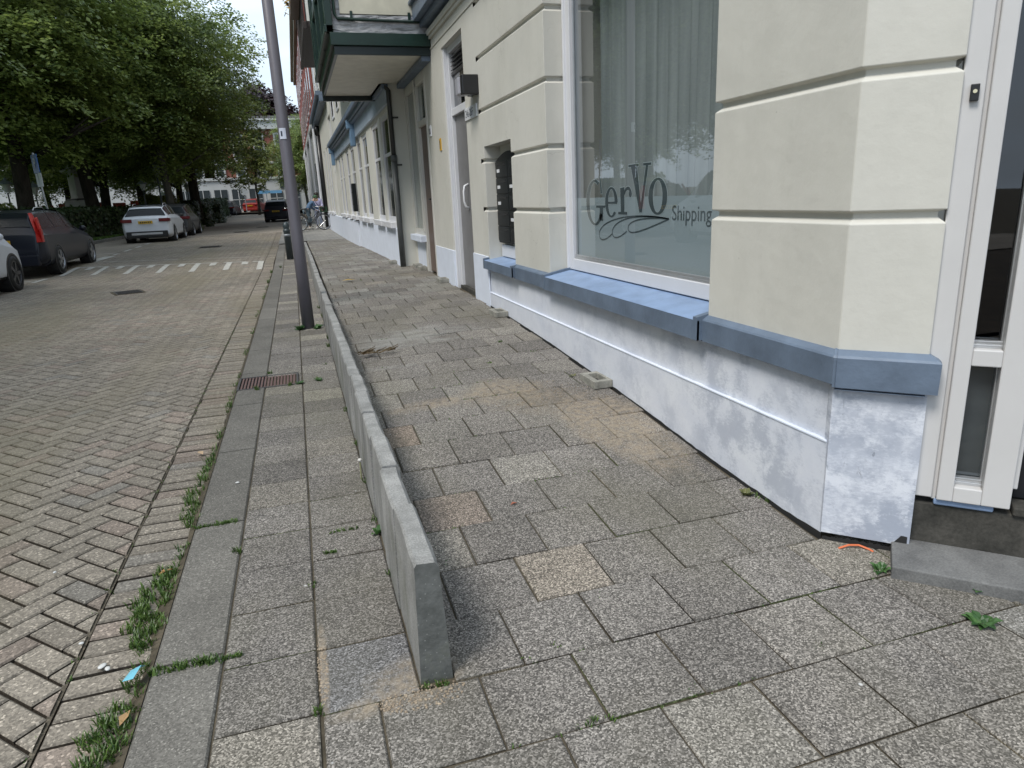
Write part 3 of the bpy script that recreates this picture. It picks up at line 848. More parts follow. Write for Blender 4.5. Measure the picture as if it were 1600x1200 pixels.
# frosted film (a sheet on the inside of the pane) with a clear cut and the lettering
s = NB('frosted_film'); s.color((.60, .68, .71)); s.set(rough=.6, spec=.2); FILM = s.m
g = MB(); g.box(2.0535, 2.055, 2.915, 4.935, .88, 1.333)
u = B(g, 'frosted_film', FILM); u.parent = win
CLEAR = simple('clear_cut_lettering', (.15, .185, .195), .4, var=.15); OUTL = simple('pale_film_outline', (.78, .86, .88), .5)
def P3(a, b, k=0.0): return (2.0525 - k, a, b)
def ring(mb, cy, cz, ry, rz, ty, tz, a0=0, a1=360, n=40, k=0, sh=0):
    """letter bowl: thick at the sides, thin at top and bottom; a measured from the right (towards -Y) side"""
    for i in range(n):
        t0, t1 = R(a0 + (a1 - a0) * i / n), R(a0 + (a1 - a0) * (i + 1) / n)
        def pt(t, inner):
            u_, v_ = math.cos(t), math.sin(t)
            rry, rrz = (ry - ty, rz - tz) if inner else (ry, rz)
            return P3(cy - rry * u_, cz + rrz * v_, k)
        mb.quad(pt(t0, 0), pt(t1, 0), pt(t1, 1), pt(t0, 1))
def poly(mb, pts, k=0): mb.quad(*[P3(a, b, k) for a, b in pts])
def word(mb, e, k):
    # G
    ring(mb, 4.600, 1.298, .152 + e, .158 + e, .060 + 2 * e, .016 + 2 * e, 58, 330, 36, k)
    poly(mb, [(4.515 + e, 1.468 + e), (4.500 - e, 1.468 + e), (4.478 - e, 1.36 - e), (4.500 + e, 1.36 - e)], k)
    poly(mb, [(4.580 + e, 1.280 + e), (4.425 - e, 1.280 + e), (4.425 - e, 1.264 - e), (4.580 + e, 1.264 - e)], k + .0001)
    poly(mb, [(4.520 + e, 1.268), (4.462 - e, 1.268), (4.462 - e, 1.170 - e), (4.520 + e, 1.180 - e)], k)
    # e
    ring(mb, 4.330, 1.300, .098 + e, .100 + e, .048 + 2 * e, .014 + 2 * e, 0, 318, 32, k)
    poly(mb, [(4.41, 1.305 + e), (4.24 - e, 1.305 + e), (4.24 - e, 1.290 - e), (4.41, 1.290 - e)], k + .0001)
    # r
    poly(mb, [(4.195 + e, 1.390 + e), (4.135 - e, 1.395 + e), (4.135 - e, 1.235), (4.185 + e, 1.235)], k)
    poly(mb, [(4.225 + e, 1.240 + e), (4.095 - e, 1.240 + e), (4.095 - e, 1.222 - e), (4.225 + e, 1.222 - e)], k + .0001)
    ring(mb, 4.085, 1.345, .055 + e, .052 + e, .018 + 2 * e, .022 + 2 * e, 20, 175, 14, k)
    ring(mb, 4.050, 1.352, .022 + e, .022 + e, .021, .021, 0, 360, 14, k + .0001)
    # V
    poly(mb, [(4.045 + e, 1.520 + e), (3.965 - e, 1.520 + e), (3.895 - e, 1.245 - e), (3.925 + e, 1.235 - e)], k)
    poly(mb, [(3.845 + e, 1.520 + e), (3.815 - e, 1.520 + e), (3.895 - e, 1.235 - e), (3.920 + e, 1.250)], k + .0001)
    poly(mb, [(4.075 + e, 1.528 + e), (3.940 - e, 1.528 + e), (3.940 - e, 1.514 - e), (4.075 + e, 1.514 - e)], k + .0002)
    poly(mb, [(3.880 + e, 1.528 + e), (3.780 - e, 1.528 + e), (3.780 - e, 1.514 - e), (3.880 + e, 1.514 - e)], k + .0002)
    # o
    ring(mb, 3.700, 1.332, .112 + e, .106 + e, .055 + 2 * e, .014 + 2 * e, 0, 360, 44, k)
g = MB(); word(g, .0045, 0); u = B(g, 'lettering_outline', OUTL); u.parent = win
g = MB(); word(g, 0, .0007); u = B(g, 'lettering', CLEAR); u.parent = win
# wing shaped flourish under the name
g = MB()
def curve(pts, r=.0042):
    for a, b in zip(pts, pts[1:]):
        d = Vector((b[0] - a[0], b[1] - a[1])).normalized(); nn = Vector((-d.y, d.x)) * r
        poly(g, [(a[0] + nn.x, a[1] + nn.y), (b[0] + nn.x, b[1] + nn.y), (b[0] - nn.x, b[1] - nn.y), (a[0] - nn.x, a[1] - nn.y)], .0006)
def bez(p0, p1, p2, p3, n=18):
    return [tuple(((1 - t) ** 3 * a + 3 * (1 - t) ** 2 * t * b + 3 * (1 - t) * t * t * c + t ** 3 * d) for a, b, c, d in zip(p0, p1, p2, p3)) for t in [i / n for i in range(n + 1)]]
tip = (3.565, 1.205)
curve(bez(tip, (3.95, 1.24), (4.45, 1.20), (4.525, 1.10)) + bez((4.525, 1.10), (4.55, 1.03), (4.45, 1.03), (4.32, 1.092)))
curve(bez(tip, (3.9, 1.235), (4.27, 1.20), (4.315, 1.115)) + bez((4.315, 1.115), (4.33, 1.05), (4.22, 1.06), (4.10, 1.118)))
curve(bez(tip, (3.8, 1.215), (4.06, 1.195), (4.080, 1.145)) + bez((4.080, 1.145), (4.09, 1.085), (3.95, 1.11), tip))
u = B(g, 'flourish', CLEAR); u.parent = win
u = text_obj('small_lettering', 'Shipping', .118, CLEAR, win, (0, 0, 0), (0, 0, 0), ext=.0004)
u.matrix_local = Matrix.Translation(Vector((2.0522, 3.535, 1.200)) - Vector(BO)) @ Matrix(((0, 0, -1, 0), (-1, 0, 0, 0), (0, 1, 0, 0), (0, 0, 0, 1))) @ Matrix.Scale(1.02, 4, (1, 0, 0))
# pleated curtain
s = NB('grey_curtain_cloth')
s.color(s.ramp(s.noise(3, 4, .5, s.mapping((1, 6, .15))), [(.3, (.32, .35, .35)), (.7, (.55, .58, .575))])); s.set(rough=.9, spec=.1); CURT = s.m
g = MB(); n = 260; vs = []
for k in range(n + 1):
    y = 2.86 + 1.95 * k / n
    x = 2.20 + .022 * math.sin(y * 52 + 1.3 * math.sin(y * 7)) + .012 * math.sin(y * 23)
    if y > 4.62: x += .02
    vs += [(x, y, .85), (x + .004 * math.sin(y * 31), y + .004, 3.12)]
g.add(vs, [(2 * k, 2 * k + 2, 2 * k + 3, 2 * k + 1) for k in range(n)])
u = B(g, 'curtain', CURT, smooth=True); u.parent = win
g = MB(); g.box(2.10, 2.30, 4.97, 5.03, .8, 3.15)
u = B(g, 'inner_reveal', STUCCO); u.parent = win
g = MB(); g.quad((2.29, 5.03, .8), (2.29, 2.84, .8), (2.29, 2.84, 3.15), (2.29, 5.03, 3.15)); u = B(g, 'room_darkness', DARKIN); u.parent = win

# flat door 24-26
g = MB()
X0, X1 = 1.915, 2.0
g.box(X0, X1, 7.45, 7.53, .27, 3.05); g.box(X0, X1, 8.385, 8.475, .27, 3.05); g.box(X0, X1, 7.53, 8.385, 2.30, 2.38); g.box(X0, X1, 7.53, 8.385, 2.98, 3.05)
g.box(X0 - .045, X0, 8.43, 8.475, .27, 3.05)
df = B(g, 'door_frame', WHITEP, bevel=.005)
g = MB(); g.box(1.955, 1.995, 7.53, 8.385, .31, 2.30); dd = B(g, 'door', GREYFIN, bevel=.004)
g = MB(); g.tube([(1.955, 7.93, 1.52), (1.91, 7.93, 1.50), (1.895, 7.93, 1.44), (1.895, 7.93, 1.33), (1.91, 7.93, 1.27), (1.955, 7.93, 1.25)], .013, 10)
u = B(g, 'handle', WHITEPL, smooth=True); u.parent = dd
g = MB(); g.box(1.90, 1.99, 7.46, 8.42, .24, .315); B(g, 'threshold', RISER, bevel=.006)
g = MB(); g.quad((1.96, 8.385, 2.38), (1.96, 7.53, 2.38), (1.96, 7.53, 2.98), (1.96, 8.385, 2.98)); u = B(g, 'transom_pane', DOORGLASS); u.parent = df
g = MB()
for k in range(4): g.obox((1.948, 7.95, 2.80 + k * .045), (.012, 0, .006), (0, .42, 0), (-.002, 0, .004))
g.box(1.94, 1.96, 7.53, 8.385, 2.74, 2.775)
u = B(g, 'louvre', BLACKP); u.parent = df
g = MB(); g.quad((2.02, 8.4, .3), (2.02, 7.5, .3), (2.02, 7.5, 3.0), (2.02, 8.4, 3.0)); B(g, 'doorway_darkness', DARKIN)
# white plinths beside the door
g = MB(); g.box(1.846, 1.86, 6.84, 7.454, 0, .778); B(g, 'side_plinth', WASHP, bevel=.003)
g = MB(); g.box(1.846, 1.92, 8.468, 9.605, .0, .74)
B(g, 'side_plinth', WASHP, bevel=.003)

# second recess: brown door and frosted shop window with white sill
g = MB(); XR = 1.845
g.box(XR, XR + .08, 9.60, 9.68, .3, 3.0); g.box(XR, XR + .08, 10.28, 10.42, .3, 3.0); g.box(XR, XR + .08, 11.18, 11.3, .3, 3.0)
g.box(XR, XR + .08, 9.68, 10.28, 2.36, 2.44); g.box(XR, XR + .08, 9.68, 11.18, 2.90, 3.0)
g.box(XR, XR + .08, 10.42, 11.18, .84, .93); g.box(XR - .02, XR, 10.32, 10.40, .9, 3.0)
B(g, 'recess_frame', CREAM, bevel=.005)
g = MB(); g.box(XR + .04, XR + .07, 9.68, 10.28, .33, 2.36); dd2 = B(g, 'brown_door', BROWNW, bevel=.004)
g = MB(); g.box(XR + .02, XR + .045, 9.76, 9.80, 1.25, 1.5); g.tube([(XR + .04, 9.78, 1.37), (XR - .0, 9.78, 1.37), (XR - .0, 9.88, 1.37)], .01, 8); u = B(g, 'handle', BLACKP); u.parent = dd2
s = NB('frosted_pane'); s.color(s.ramp(s.noise(2, 4, .5, s.mapping((1, 4, .3))), [(.3, (.10, .135, .13)), (.7, (.17, .21, .20))])); s.set(rough=.08, spec=.8, coat=.6); FROST = s.m
g = MB(); g.box(XR + .035, XR + .04, 10.42, 11.18, .93, 2.90); B(g, 'shop_window_pane', FROST)
g = MB(); g.box(XR + .035, XR + .04, 9.68, 10.28, 2.44, 2.90); B(g, 'fanlight', FROST)
g = MB(); g.box(1.755, XR + .02, 10.30, 11.24, .75, .845); B(g, 'shop_window_sill', WASHP, bevel=.008)
g = MB(); g.box(1.850, XR + .06, 10.36, 11.3, .0, .75); B(g, 'shop_window_plinth', WASHP, bevel=.004)
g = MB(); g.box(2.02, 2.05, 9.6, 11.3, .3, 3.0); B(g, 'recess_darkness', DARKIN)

# entrance frame on the chamfered corner (local axes: s along the chamfer, t outward)
ux = Vector((.7071, -.7071, 0)); un = Vector((-.7071, -.7071, 0)); uz = Vector((0, 0, 1))
def cbox(g, s0, s1, t0, t1, z0, z1):
    c = Vector((CH0[0], CH0[1], 0)) + ux * (s0 + s1) / 2 + un * (t0 + t1) / 2 + uz * (z0 + z1) / 2
    g.obox(c, ux * (s1 - s0) / 2, un * (t1 - t0) / 2, uz * (z1 - z0) / 2)
ef = thing('entrance_frame', 'white timber entrance frame with a tall side light beside the corner plinth block', 'door frame', (2.11, 1.72, .23))
EO = Vector((2.11, 1.72, .23))
def E_(mb, name, mats, bevel=0, smooth=False, parent=None):
    o = mb.build(name, mats, None, origin=EO, bevel=bevel, smooth=smooth); o.location = (0, 0, 0); o.parent = parent or ef; return o
g = MB(); cbox(g, .288, .352, -.10, -.018, .235, 3.3); E_(g, 'trim_board', GREYP, .004)
g = MB(); cbox(g, .352, .366, -.10, -.034, .225, 3.3); E_(g, 'trim_groove', GREYP, .002)
fr_t0, fr_t1 = -.115, -.010
g = MB()
cbox(g, .366, .416, fr_t0, fr_t1, .232, 3.3); cbox(g, .502, .588, fr_t0, fr_t1, .232, 3.3)
cbox(g, .416, .502, fr_t0, fr_t1, .232, .290); cbox(g, .416, .502, fr_t0, fr_t1, .742, .800)
cbox(g, .588, .606, fr_t0, fr_t1 - .03, .300, 3.3)
E_(g, 'side_light_frame', GREYP, .004)
g = MB()
for z in (.290, .800): cbox(g, .416, .502, -.085, -.045, z, z + .012); cbox(g, .416, .502, -.080, -.052, z + .012, z + .024)
cbox(g, .496, .502, -.085, -.060, .30, .742); cbox(g, .496, .502, -.085, -.060, .81, 3.2)
E_(g, 'glazing_bead', ALU, .0015)
SIDE = simple('dark_obscured_glass', (.045, .055, .06), .10, spec=.8, coat=.7, var=.25, scale=5)
g = MB(); cbox(g, .410, .508, -.092, -.086, .30, .76); E_(g, 'lower_pane', SIDE)
g = MB(); cbox(g, .410, .508, -.092, -.086, .80, 3.3); E_(g, 'upper_pane', DOORGLASS)
g = MB(); cbox(g, .40, .52, -.14, -.13, .28, 3.3); E_(g, 'pane_darkness', simple('dim_hall', (.03, .04, .05), .6))
g = MB(); cbox(g, .606, 1.5, -.16, -.10, .245, 3.3); E_(g, 'front_door', simple('black_door_paint', (.012, .013, .016), .3), .003)
# stone base under the frame
bs = thing('stone_base', 'dark cracked stone base under the white entrance frame', 'stone base', (2.2, 1.6, 0))
g = MB()
cbox(g, .292, 2.6, -.22, -.035, -.05, .205); cbox(g, .600, 2.6, -.20, -.02, .205, .238)
o = g.build('base_block', RISER, None, origin=(2.2, 1.6, 0), bevel=.006); o.location = (0, 0, 0); o.parent = bs
g = MB(); cbox(g, .36, .545, -.05, -.024, .206, .228)
o = g.build('blue_paint_strip', SILLTOP, None, origin=(2.2, 1.6, 0), bevel=.006); o.location = (0, 0, 0); o.parent = bs
# doorstep slab
g = MB()
cbox(g, .24, 2.6, -.04, .205, -.03, .045)
o = g.build('doorstep', STEPM, None, origin=(1.9, 1.66, 0), bevel=.005)
tag(o, 'low grey stone doorstep slab at the corner entrance', 'doorstep')
# door bell
db = thing('door_bell', 'small black door bell with a pale button on the entrance trim', 'door bell', (2.09, 1.77, 1.62))
g = MB(); cbox(g, .312, .336, -.018, -.002, 1.600, 1.650); o = g.build('housing', BLACKP, None, origin=(2.09, 1.77, 1.62), bevel=.002); o.location = (0, 0, 0); o.parent = db
g = MB(); c = Vector((CH0[0], CH0[1], 0)) + ux * .324 + un * .0 + uz * 1.628
n = 16; ringv = [c + ux * .006 * math.cos(2 * math.pi * k / n) + uz * .006 * math.sin(2 * math.pi * k / n) for k in range(n)]
g.add([tuple(v - un * .004) for v in ringv] + [tuple(v + un * .001) for v in ringv], [tuple(range(n, 2 * n))] + [(k, (k + 1) % n, n + (k + 1) % n, n + k) for k in range(n)])
o = g.build('button', simple('ivory_plastic', (.65, .62, .45), .4), None, origin=(2.09, 1.77, 1.62)); o.location = (0, 0, 0); o.parent = db

# letter boxes in the niche
lb = thing('letterbox_bank', 'black bank of stacked letter boxes with an arched top in the wall niche', 'letterboxes', (1.95, 6.36, .9))
LO = (1.95, 6.36, .9)
def L_(mb, name, mats, bevel=0, parent=None):
    o = mb.build(name, mats, None, origin=LO, bevel=bevel); o.location = (0, 0, 0); o.parent = parent or lb; return o
BOXM = simple('black_letterbox_paint', (.008, .010, .011), .45, spec=.3)
g = MB(); g.box(1.955, 2.015, 5.93, 6.76, .92, 1.70); L_(g, 'body', BOXM, .004)
g = MB(); g.xprism([(5.93 + .83 * k / 12, 1.70 + .075 * math.sin(math.pi * k / 12)) for k in range(13)], 1.955, 2.015); L_(g, 'arched_top', BOXM)
for c in range(2):
    for r_ in range(5):
        y0, z0 = 5.95 + c * .405, .94 + r_ * .152
        g = MB(); g.box(1.946, 1.957, y0, y0 + .39, z0, z0 + .142); o = L_(g, 'letterbox_door', BOXM, .003)
        g = MB(); g.box(1.9435, 1.947, y0 + .06, y0 + .33, z0 + .10, z0 + .118); L_(g, 'slot', DARKGAP, parent=o)
        if (c, r_) in ((1, 4), (1, 3), (0, 3), (1, 2), (0, 1)):
            g = MB(); g.box(1.9433, 1.9465, y0 + .25, y0 + .34, z0 + .045, z0 + .075); L_(g, 'name_card', WHITEPL, parent=o)
g = MB(); g.box(1.985, 2.02, 5.93, 6.78, .78, .90); L_(g, 'white_panel', WHITEP, .003)

# wall lamp, number plate, small signs
wl = thing('wall_lamp', 'black boxed wall lamp with a pale diffuser above the house number plate', 'wall lamp', (1.82, 7.0, 2.42))
g = MB(); g.box(1.69, 1.857, 6.87, 6.955, 2.335, 2.515); g.box(1.80, 1.857, 6.955, 7.14, 2.345, 2.51); o = g.build('housing', BLACKP, None, origin=(1.82, 7.0, 2.42), bevel=.01); o.location = (0, 0, 0); o.parent = wl
g = MB(); g.prism([(1.80, 6.955), (1.80, 7.14), (1.72, 7.17), (1.68, 7.12), (1.675, 7.0), (1.69, 6.955)], 2.352, 2.503); o = g.build('diffuser', simple('smoked_diffuser', (.38, .38, .42), .3), None, origin=(1.82, 7.0, 2.42), bevel=.006); o.location = (0, 0, 0); o.parent = wl
npl = thing('number_plate', 'white house number plate reading 24-26 beside the grey door', 'house number', (1.84, 7.21, 2.21))
g = MB(); g.box(1.842, 1.856, 6.97, 7.45, 2.148, 2.268); o = g.build('plate', WHITEPL, None, origin=(1.84, 7.21, 2.21), bevel=.002); o.location = (0, 0, 0); o.parent = npl
INK = simple('dark_blue_ink', (.02, .03, .05), .5)
o = text_obj('digits', "24a-26F", .105, INK, npl, (0, 0, 0), (0, 0, 0), ext=.0006)
MF = Matrix(((0, 0, -1, 0), (-1, 0, 0, 0), (0, 1, 0, 0), (0, 0, 0, 1)))
o.data.transform(Matrix.Identity(4))
o.matrix_local = Matrix.Translation((.0015, .205, -.035)) @ MF @ Matrix.Scale(.94, 4, (1, 0, 0))
ys = thing('wall_sign', 'narrow yellow upright plate on the wall left of the grey door', 'sign', (1.85, 8.83, 2.02))
g = MB(); g.box(1.843, 1.856, 8.79, 8.87, 1.95, 2.095); o = g.build('plate', simple('yellow_enamel', (.62, .36, .03), .4), None, origin=(1.85, 8.83, 2.02), bevel=.002); o.location = (0, 0, 0); o.parent = ys
g = MB(); g.box(1.8415, 1.8435, 8.815, 8.845, 1.975, 2.07); o = g.build('mark', INK, None, origin=(1.85, 8.83, 2.02)); o.location = (0, 0, 0); o.parent = ys
hs = thing('house_number', 'small pale house number plate reading 28 on the corner by the brown door', 'house number', (1.85, 9.42, 2.24))
g = MB(); g.box(1.843, 1.856, 9.36, 9.48, 2.17, 2.305); o = g.build('plate', WHITEPL, None, origin=(1.85, 9.42, 2.24), bevel=.002); o.location = (0, 0, 0); o.parent = hs
o = text_obj('digits', "28", .10, INK, hs, (0, 0, 0), (0, 0, 0), ext=.0006); o.matrix_local = Matrix.Translation((-.0085, .055, -.04)) @ MF

# air brick boxes standing against the plinth
vb = None
for lab, (x, y, ry) in {'concrete air vent box nearest the street corner, by the sand on the paving': (1.785, 4.02, 0),
                   'concrete air vent box under the letter box niche': (1.785, 6.33, 0),
                   'mossy concrete vent box against the white plinth left of the grey door': (1.785, 8.98, 0),
                   'concrete vent box below the white shop window sill': (1.80, 10.55, 0),
                   'flat concrete vent box right beside the grey drainpipe foot': (1.80, 10.98, 0),
                   'farthest concrete vent box, just past the grey drainpipe': (1.525, 11.9, 0)}.items():
    loc = (x, y, hp(y) - .004)
    if vb is None:
        vb = thing('vent_box', lab, 'vent box', loc, 0, 'concrete vent boxes along the plinth')
        g = MB(); w_, l_, h_ = .065, .125, .052
        for a in ((-w_, w_, -l_, -l_ + .04), (-w_, w_, l_ - .04, l_), (-w_, -w_ + .04, -l_ + .04, l_ - .04), (w_ - .02, w_, -l_ + .04, l_ - .04)): g.box(a[0], a[1], a[2], a[3], 0, h_)
        g.build('rim', CONC, vb, bevel=.004)
        g = MB(); g.box(-w_ + .03, w_ - .01, -l_ + .03, l_ - .03, 0, .012); g.build('dark_well', DARKGAP, vb)
    else: copy_thing(vb, loc, label=lab)

# bay above the pavement (only its underside and near side are seen)
by = thing('bay_window', 'dark green timber bay with cream panels overhanging the pavement', 'bay window', (1.27, 10.8, 3.08))
YO = (1.27, 10.8, 3.08)
def Y_(mb, name, mats, bevel=0, smooth=False):
    o = mb.build(name, mats, None, origin=YO, bevel=bevel, smooth=smooth); o.location = (0, 0, 0); o.parent = by; return o
g = MB(); g.box(.72, 1.85, 9.10, 12.55, 3.10, 3.14); Y_(g, 'soffit', simple('cream_soffit', (.66, .64, .56), .5))
g = MB(); g.box(.69, 1.855, 9.06, 9.10, 3.085, 3.18); g.box(.69, .73, 9.1, 12.6, 3.085, 3.18); g.box(.69, 1.80, 12.52, 12.60, 3.02, 3.16)
Y_(g, 'lower_rim', simple('black_green_paint', (.008, .018, .018), .35), .004)
g = MB(); g.box(.655, 1.875, 9.02, 9.10, 3.18, 3.32); g.box(.655, .73, 9.10, 12.62, 3.18, 3.32); Y_(g, 'fascia', DKGREEN, .006)
s = NB('wrinkled_lead_flashing'); s.color(s.ramp(s.noise(6, 4), [(.3, (.34, .34, .36)), (.7, (.55, .55, .56))])); s.set(rough=.45); s.bump(s.noise(5, 3, .5, s.mapping((1, 1, 3))), 1.0, .06)
LEAD = s.m
g = MB(); n = 30
vs = []
for k in range(n + 1):
    x = .70 + 1.13 * k / n
    for j in range(5): vs.append((x, 9.075 + .02 * mnoise.noise((x * 5, j * 1.3, 0)), 3.32 + .05 * j))
g.add(vs, [(5 * k + j, 5 * k + 5 + j, 5 * k + 6 + j, 5 * k + j + 1) for k in range(n) for j in range(4)])
Y_(g, 'flashing', LEAD, smooth=True)
g = MB(); g.box(.70, 1.84, 9.10, 12.5, 3.2, 6.4); Y_(g, 'bay_wall', LEAD)
g = MB(); g.box(.80, 1.76, 9.075, 9.105, 3.53, 4.9); Y_(g, 'cream_panel', simple('cream_panel_paint', (.62, .59, .48), .45), .004)
g = MB(); g.tube([(.735, 9.05, 5.5), (.735, 9.05, 3.52), (.76, 9.05, 3.47), (1.75, 9.05, 3.455), (1.80, 9.05, 3.5), (1.80, 9.05, 5.5)], .018, 8); Y_(g, 'water_pipe', DKGREEN, smooth=True)
g = MB()
for x in (.93, 1.62): g.box(x - .015, x + .015, 9.06, 9.08, 3.45, 3.56)
Y_(g, 'bracket', DKGREEN)
g = MB()
for y in (9.02, 10.0, 11.0, 12.0, 12.52): g.box(.62, .70, y, y + .10, 3.32, 6.3)
g.box(.63, .70, 9.1, 12.6, 4.1, 4.25); g.box(.60, .70, 9.02, 12.65, 3.32, 3.40)
Y_(g, 'green_mullions', DKGREEN, .006)
g = MB(); g.box(.64, .66, 9.1, 12.5, 4.25, 6.2); Y_(g, 'panes', simple('dark_bay_glass', (.01, .025, .02), .1))
g = MB(); g.box(1.74, 1.855, 9.1, 11.3, 3.03, 3.09); g.box(1.5, 1.6, 11.25, 12.6, 3.03, 3.09); Y_(g, 'wall_trim', SLATE, .004)
g = MB(); g.box(.66, .70, 9.1, 12.5, 3.4, 4.1); Y_(g, 'green_panel', DKGREEN)
g = MB(); g.box(.60, 1.9, 9.0, 12.65, 6.3, 6.5); Y_(g, 'bay_roof', DKGREEN)

# drainpipes
dp = thing('drainpipe', 'grey drainpipe with a darker upper half running down beside the frosted shop window', 'drainpipe', (1.60, 11.26, .3))
g = MB(); g.tube([(0, 0, 0), (0, 0, 1.72)], .045, 14); g.build('lower_pipe', PIPED, dp, smooth=True)
g = MB(); g.tube([(0, 0, 1.70), (0, 0, 2.70), (-.10, .05, 2.84)], .036, 14); g.build('upper_pipe', simple('dark_downpipe', (.035, .036, .036), .4), dp, smooth=True)
g = MB(); g.tube([(0, 0, 1.66), (0, 0, 1.76)], .05, 14); g.build('collar', PIPED, dp, smooth=True)
g = MB(); g.box(-.01, .12, -.01, .01, 1.60, 1.625); g.build('clamp', IRON, dp); g = MB(); g.box(-.01, .12, -.01, .01, 2.30, 2.325); g.build('clamp', IRON, dp)
dp2 = thing('drainpipe', 'wide black drainpipe at the far end of the cream terrace', 'drainpipe', (1.5, 35.2, .2))
g = MB(); g.tube([(0, 0, 0), (0, 0, 4.4)], .11, 10); g.build('pipe', BLACKP, dp2, smooth=True)
g = MB(); g.tube([(0, 0, 4.3), (0, 0, 4.5), (.05, 0, 4.7)], [.13, .15, .15], 10); g.build('hopper', BLACKP, dp2, smooth=True)

# ------------------------------------------------------------------ neighbouring terrace
TERRGL = simple('dark_terrace_glass', (.03, .035, .035), .08, spec=.6)
nb = thing('terraced_building', 'cream terraced building with tall narrow windows and a blue grey fascia', 'building', (1.6, 20, 0))
NO = (1.6, 20, 0)
def N_(mb, name, mats, bevel=0, parent=None):
    o = mb.build(name, mats, None, origin=NO, bevel=bevel); o.location = (0, 0, 0); o.parent = parent or nb; return o
NSTUC = simple('plain_cream_render', (.60, .59, .53), .6, var=.06, bump=.2, scale=2)
wins = [(11.62, 12.66), (13.0, 14.05), (15.02, 16.1), (16.45, 17.45), (18.25, 19.45), (19.95, 20.95), (22.1, 23.0), (23.4, 24.3), (28.9, 29.9), (30.4, 31.4), (32.6, 33.6)]
g = MB()
edges = [11.3] + [e for w_ in wins[:8] for e in w_] + [25.4]
for a, b in zip(edges[::2], edges[1::2]): g.box(1.6, 1.9, a, b, -.1, 3.0)
g.box(1.6, 1.9, 25.4, 26.2, -.1, 5); g.box(1.6, 1.9, 27.6, 28.9, -.1, 5); g.box(1.6, 1.9, 26.2, 27.6, 4.4, 5)
ed = [28.9] + [e for w_ in wins[8:] for e in w_][1:] + [36.2]
for a, b in zip(ed[1::2], ed[2::2]): g.box(1.6, 1.9, a, b, -.1, 4.9)
for a, b in wins: g.box(1.603, 1.9, a, b, -.1, .93)
for a, b in wins[:8]: g.box(1.603, 1.9, a, b, 2.76, 3.0)
for a, b in wins[8:]: g.box(1.603, 1.9, a, b, 3.6, 4.9)
g.box(1.6, 6, 11.3, 25.5, 3.0, 12.2); g.box(1.6, 6, 25.5, 36.2, 5.0, 12.2)
g.box(1.95, 6, 11.3, 36.2, -.1, 3.0); g.box(1.6, 6, 11.28, 11.3, -.1, 12.2)
N_(g, 'wall', NSTUC, .006)
g = MB(); ed = [11.3, 18.35]
g.box(1.575, 1.61, 11.3, 18.35, -.1, .93); g.box(1.54, 1.61, 18.5, 36.0, -.1, .90)
N_(g, 'plinth', WASHP, .006)
for i, (a, b) in enumerate(wins):
    z1 = 2.76 if i < 8 else 3.6
    g = MB(); rect_frame(g, 1.622, 1.68, a, b, 1.03, z1, .06, .06, .08, .08)
    g.box(1.625, 1.675, a + .06, b - .06, 2.1, 2.15)
    f_ = N_(g, 'window', WHITEP, .004)
    g = MB(); g.quad((1.645, b, 1.05), (1.645, a, 1.05), (1.645, a, z1), (1.645, b, z1)); N_(g, 'pane', TERRGL, parent=f_)
    g = MB(); g.box(1.50, 1.66, a - .05, b + .05, .93, 1.03); N_(g, 'sill', WHITEP, .01, parent=f_)
    g = MB(); g.quad((1.9, b, .9), (1.9, a, .9), (1.9, a, z1), (1.9, b, z1)); N_(g, 'room_darkness', DARKIN, parent=f_)
g = MB(); g.box(1.55, 1.60, 11.28, 25.5, 2.82, 3.14); N_(g, 'fascia', LBLUE, .006)
g = MB(); g.box(1.42, 1.6, 11.28, 25.6, 3.14, 3.22); g.box(1.36, 1.6, 11.28, 25.6, 3.22, 3.32); g.box(1.46, 1.6, 11.28, 25.6, 3.10, 3.14); N_(g, 'cornice', SLATE, .01)
for y in (17.0, 25.2):
    g = MB(); g.xprism([(y - .09, 2.62), (y + .09, 2.62), (y + .11, 3.2), (y - .11, 3.2)], 1.44, 1.56); g.box(1.38, 1.6, y - .11, y + .11, 3.0, 3.2); N_(g, 'bracket', simple('bracket_blue', (.16, .26, .38), .4), .02)
g = MB(); g.box(1.25, 1.6, 27.2, 37.0, 5.15, 5.3); g.box(1.35, 1.6, 27.2, 37, 4.95, 5.15); N_(g, 'upper_cornice', SLATE, .01)
g = MB(); g.box(1.68, 1.76, 26.2, 27.6, .2, 2.5); dn = N_(g, 'white_door', WHITEP, .005)
g = MB(); rect_frame(g, 1.66, 1.76, 26.2, 27.6, 2.5, 4.4, .1, .1, .1, .1); N_(g, 'fanlight_frame', WHITEP, .005)
g = MB(); g.quad((1.72, 27.5, 2.6), (1.72, 26.3, 2.6), (1.72, 26.3, 4.3), (1.72, 27.5, 4.3)); N_(g, 'fanlight_pane', DOORGLASS)
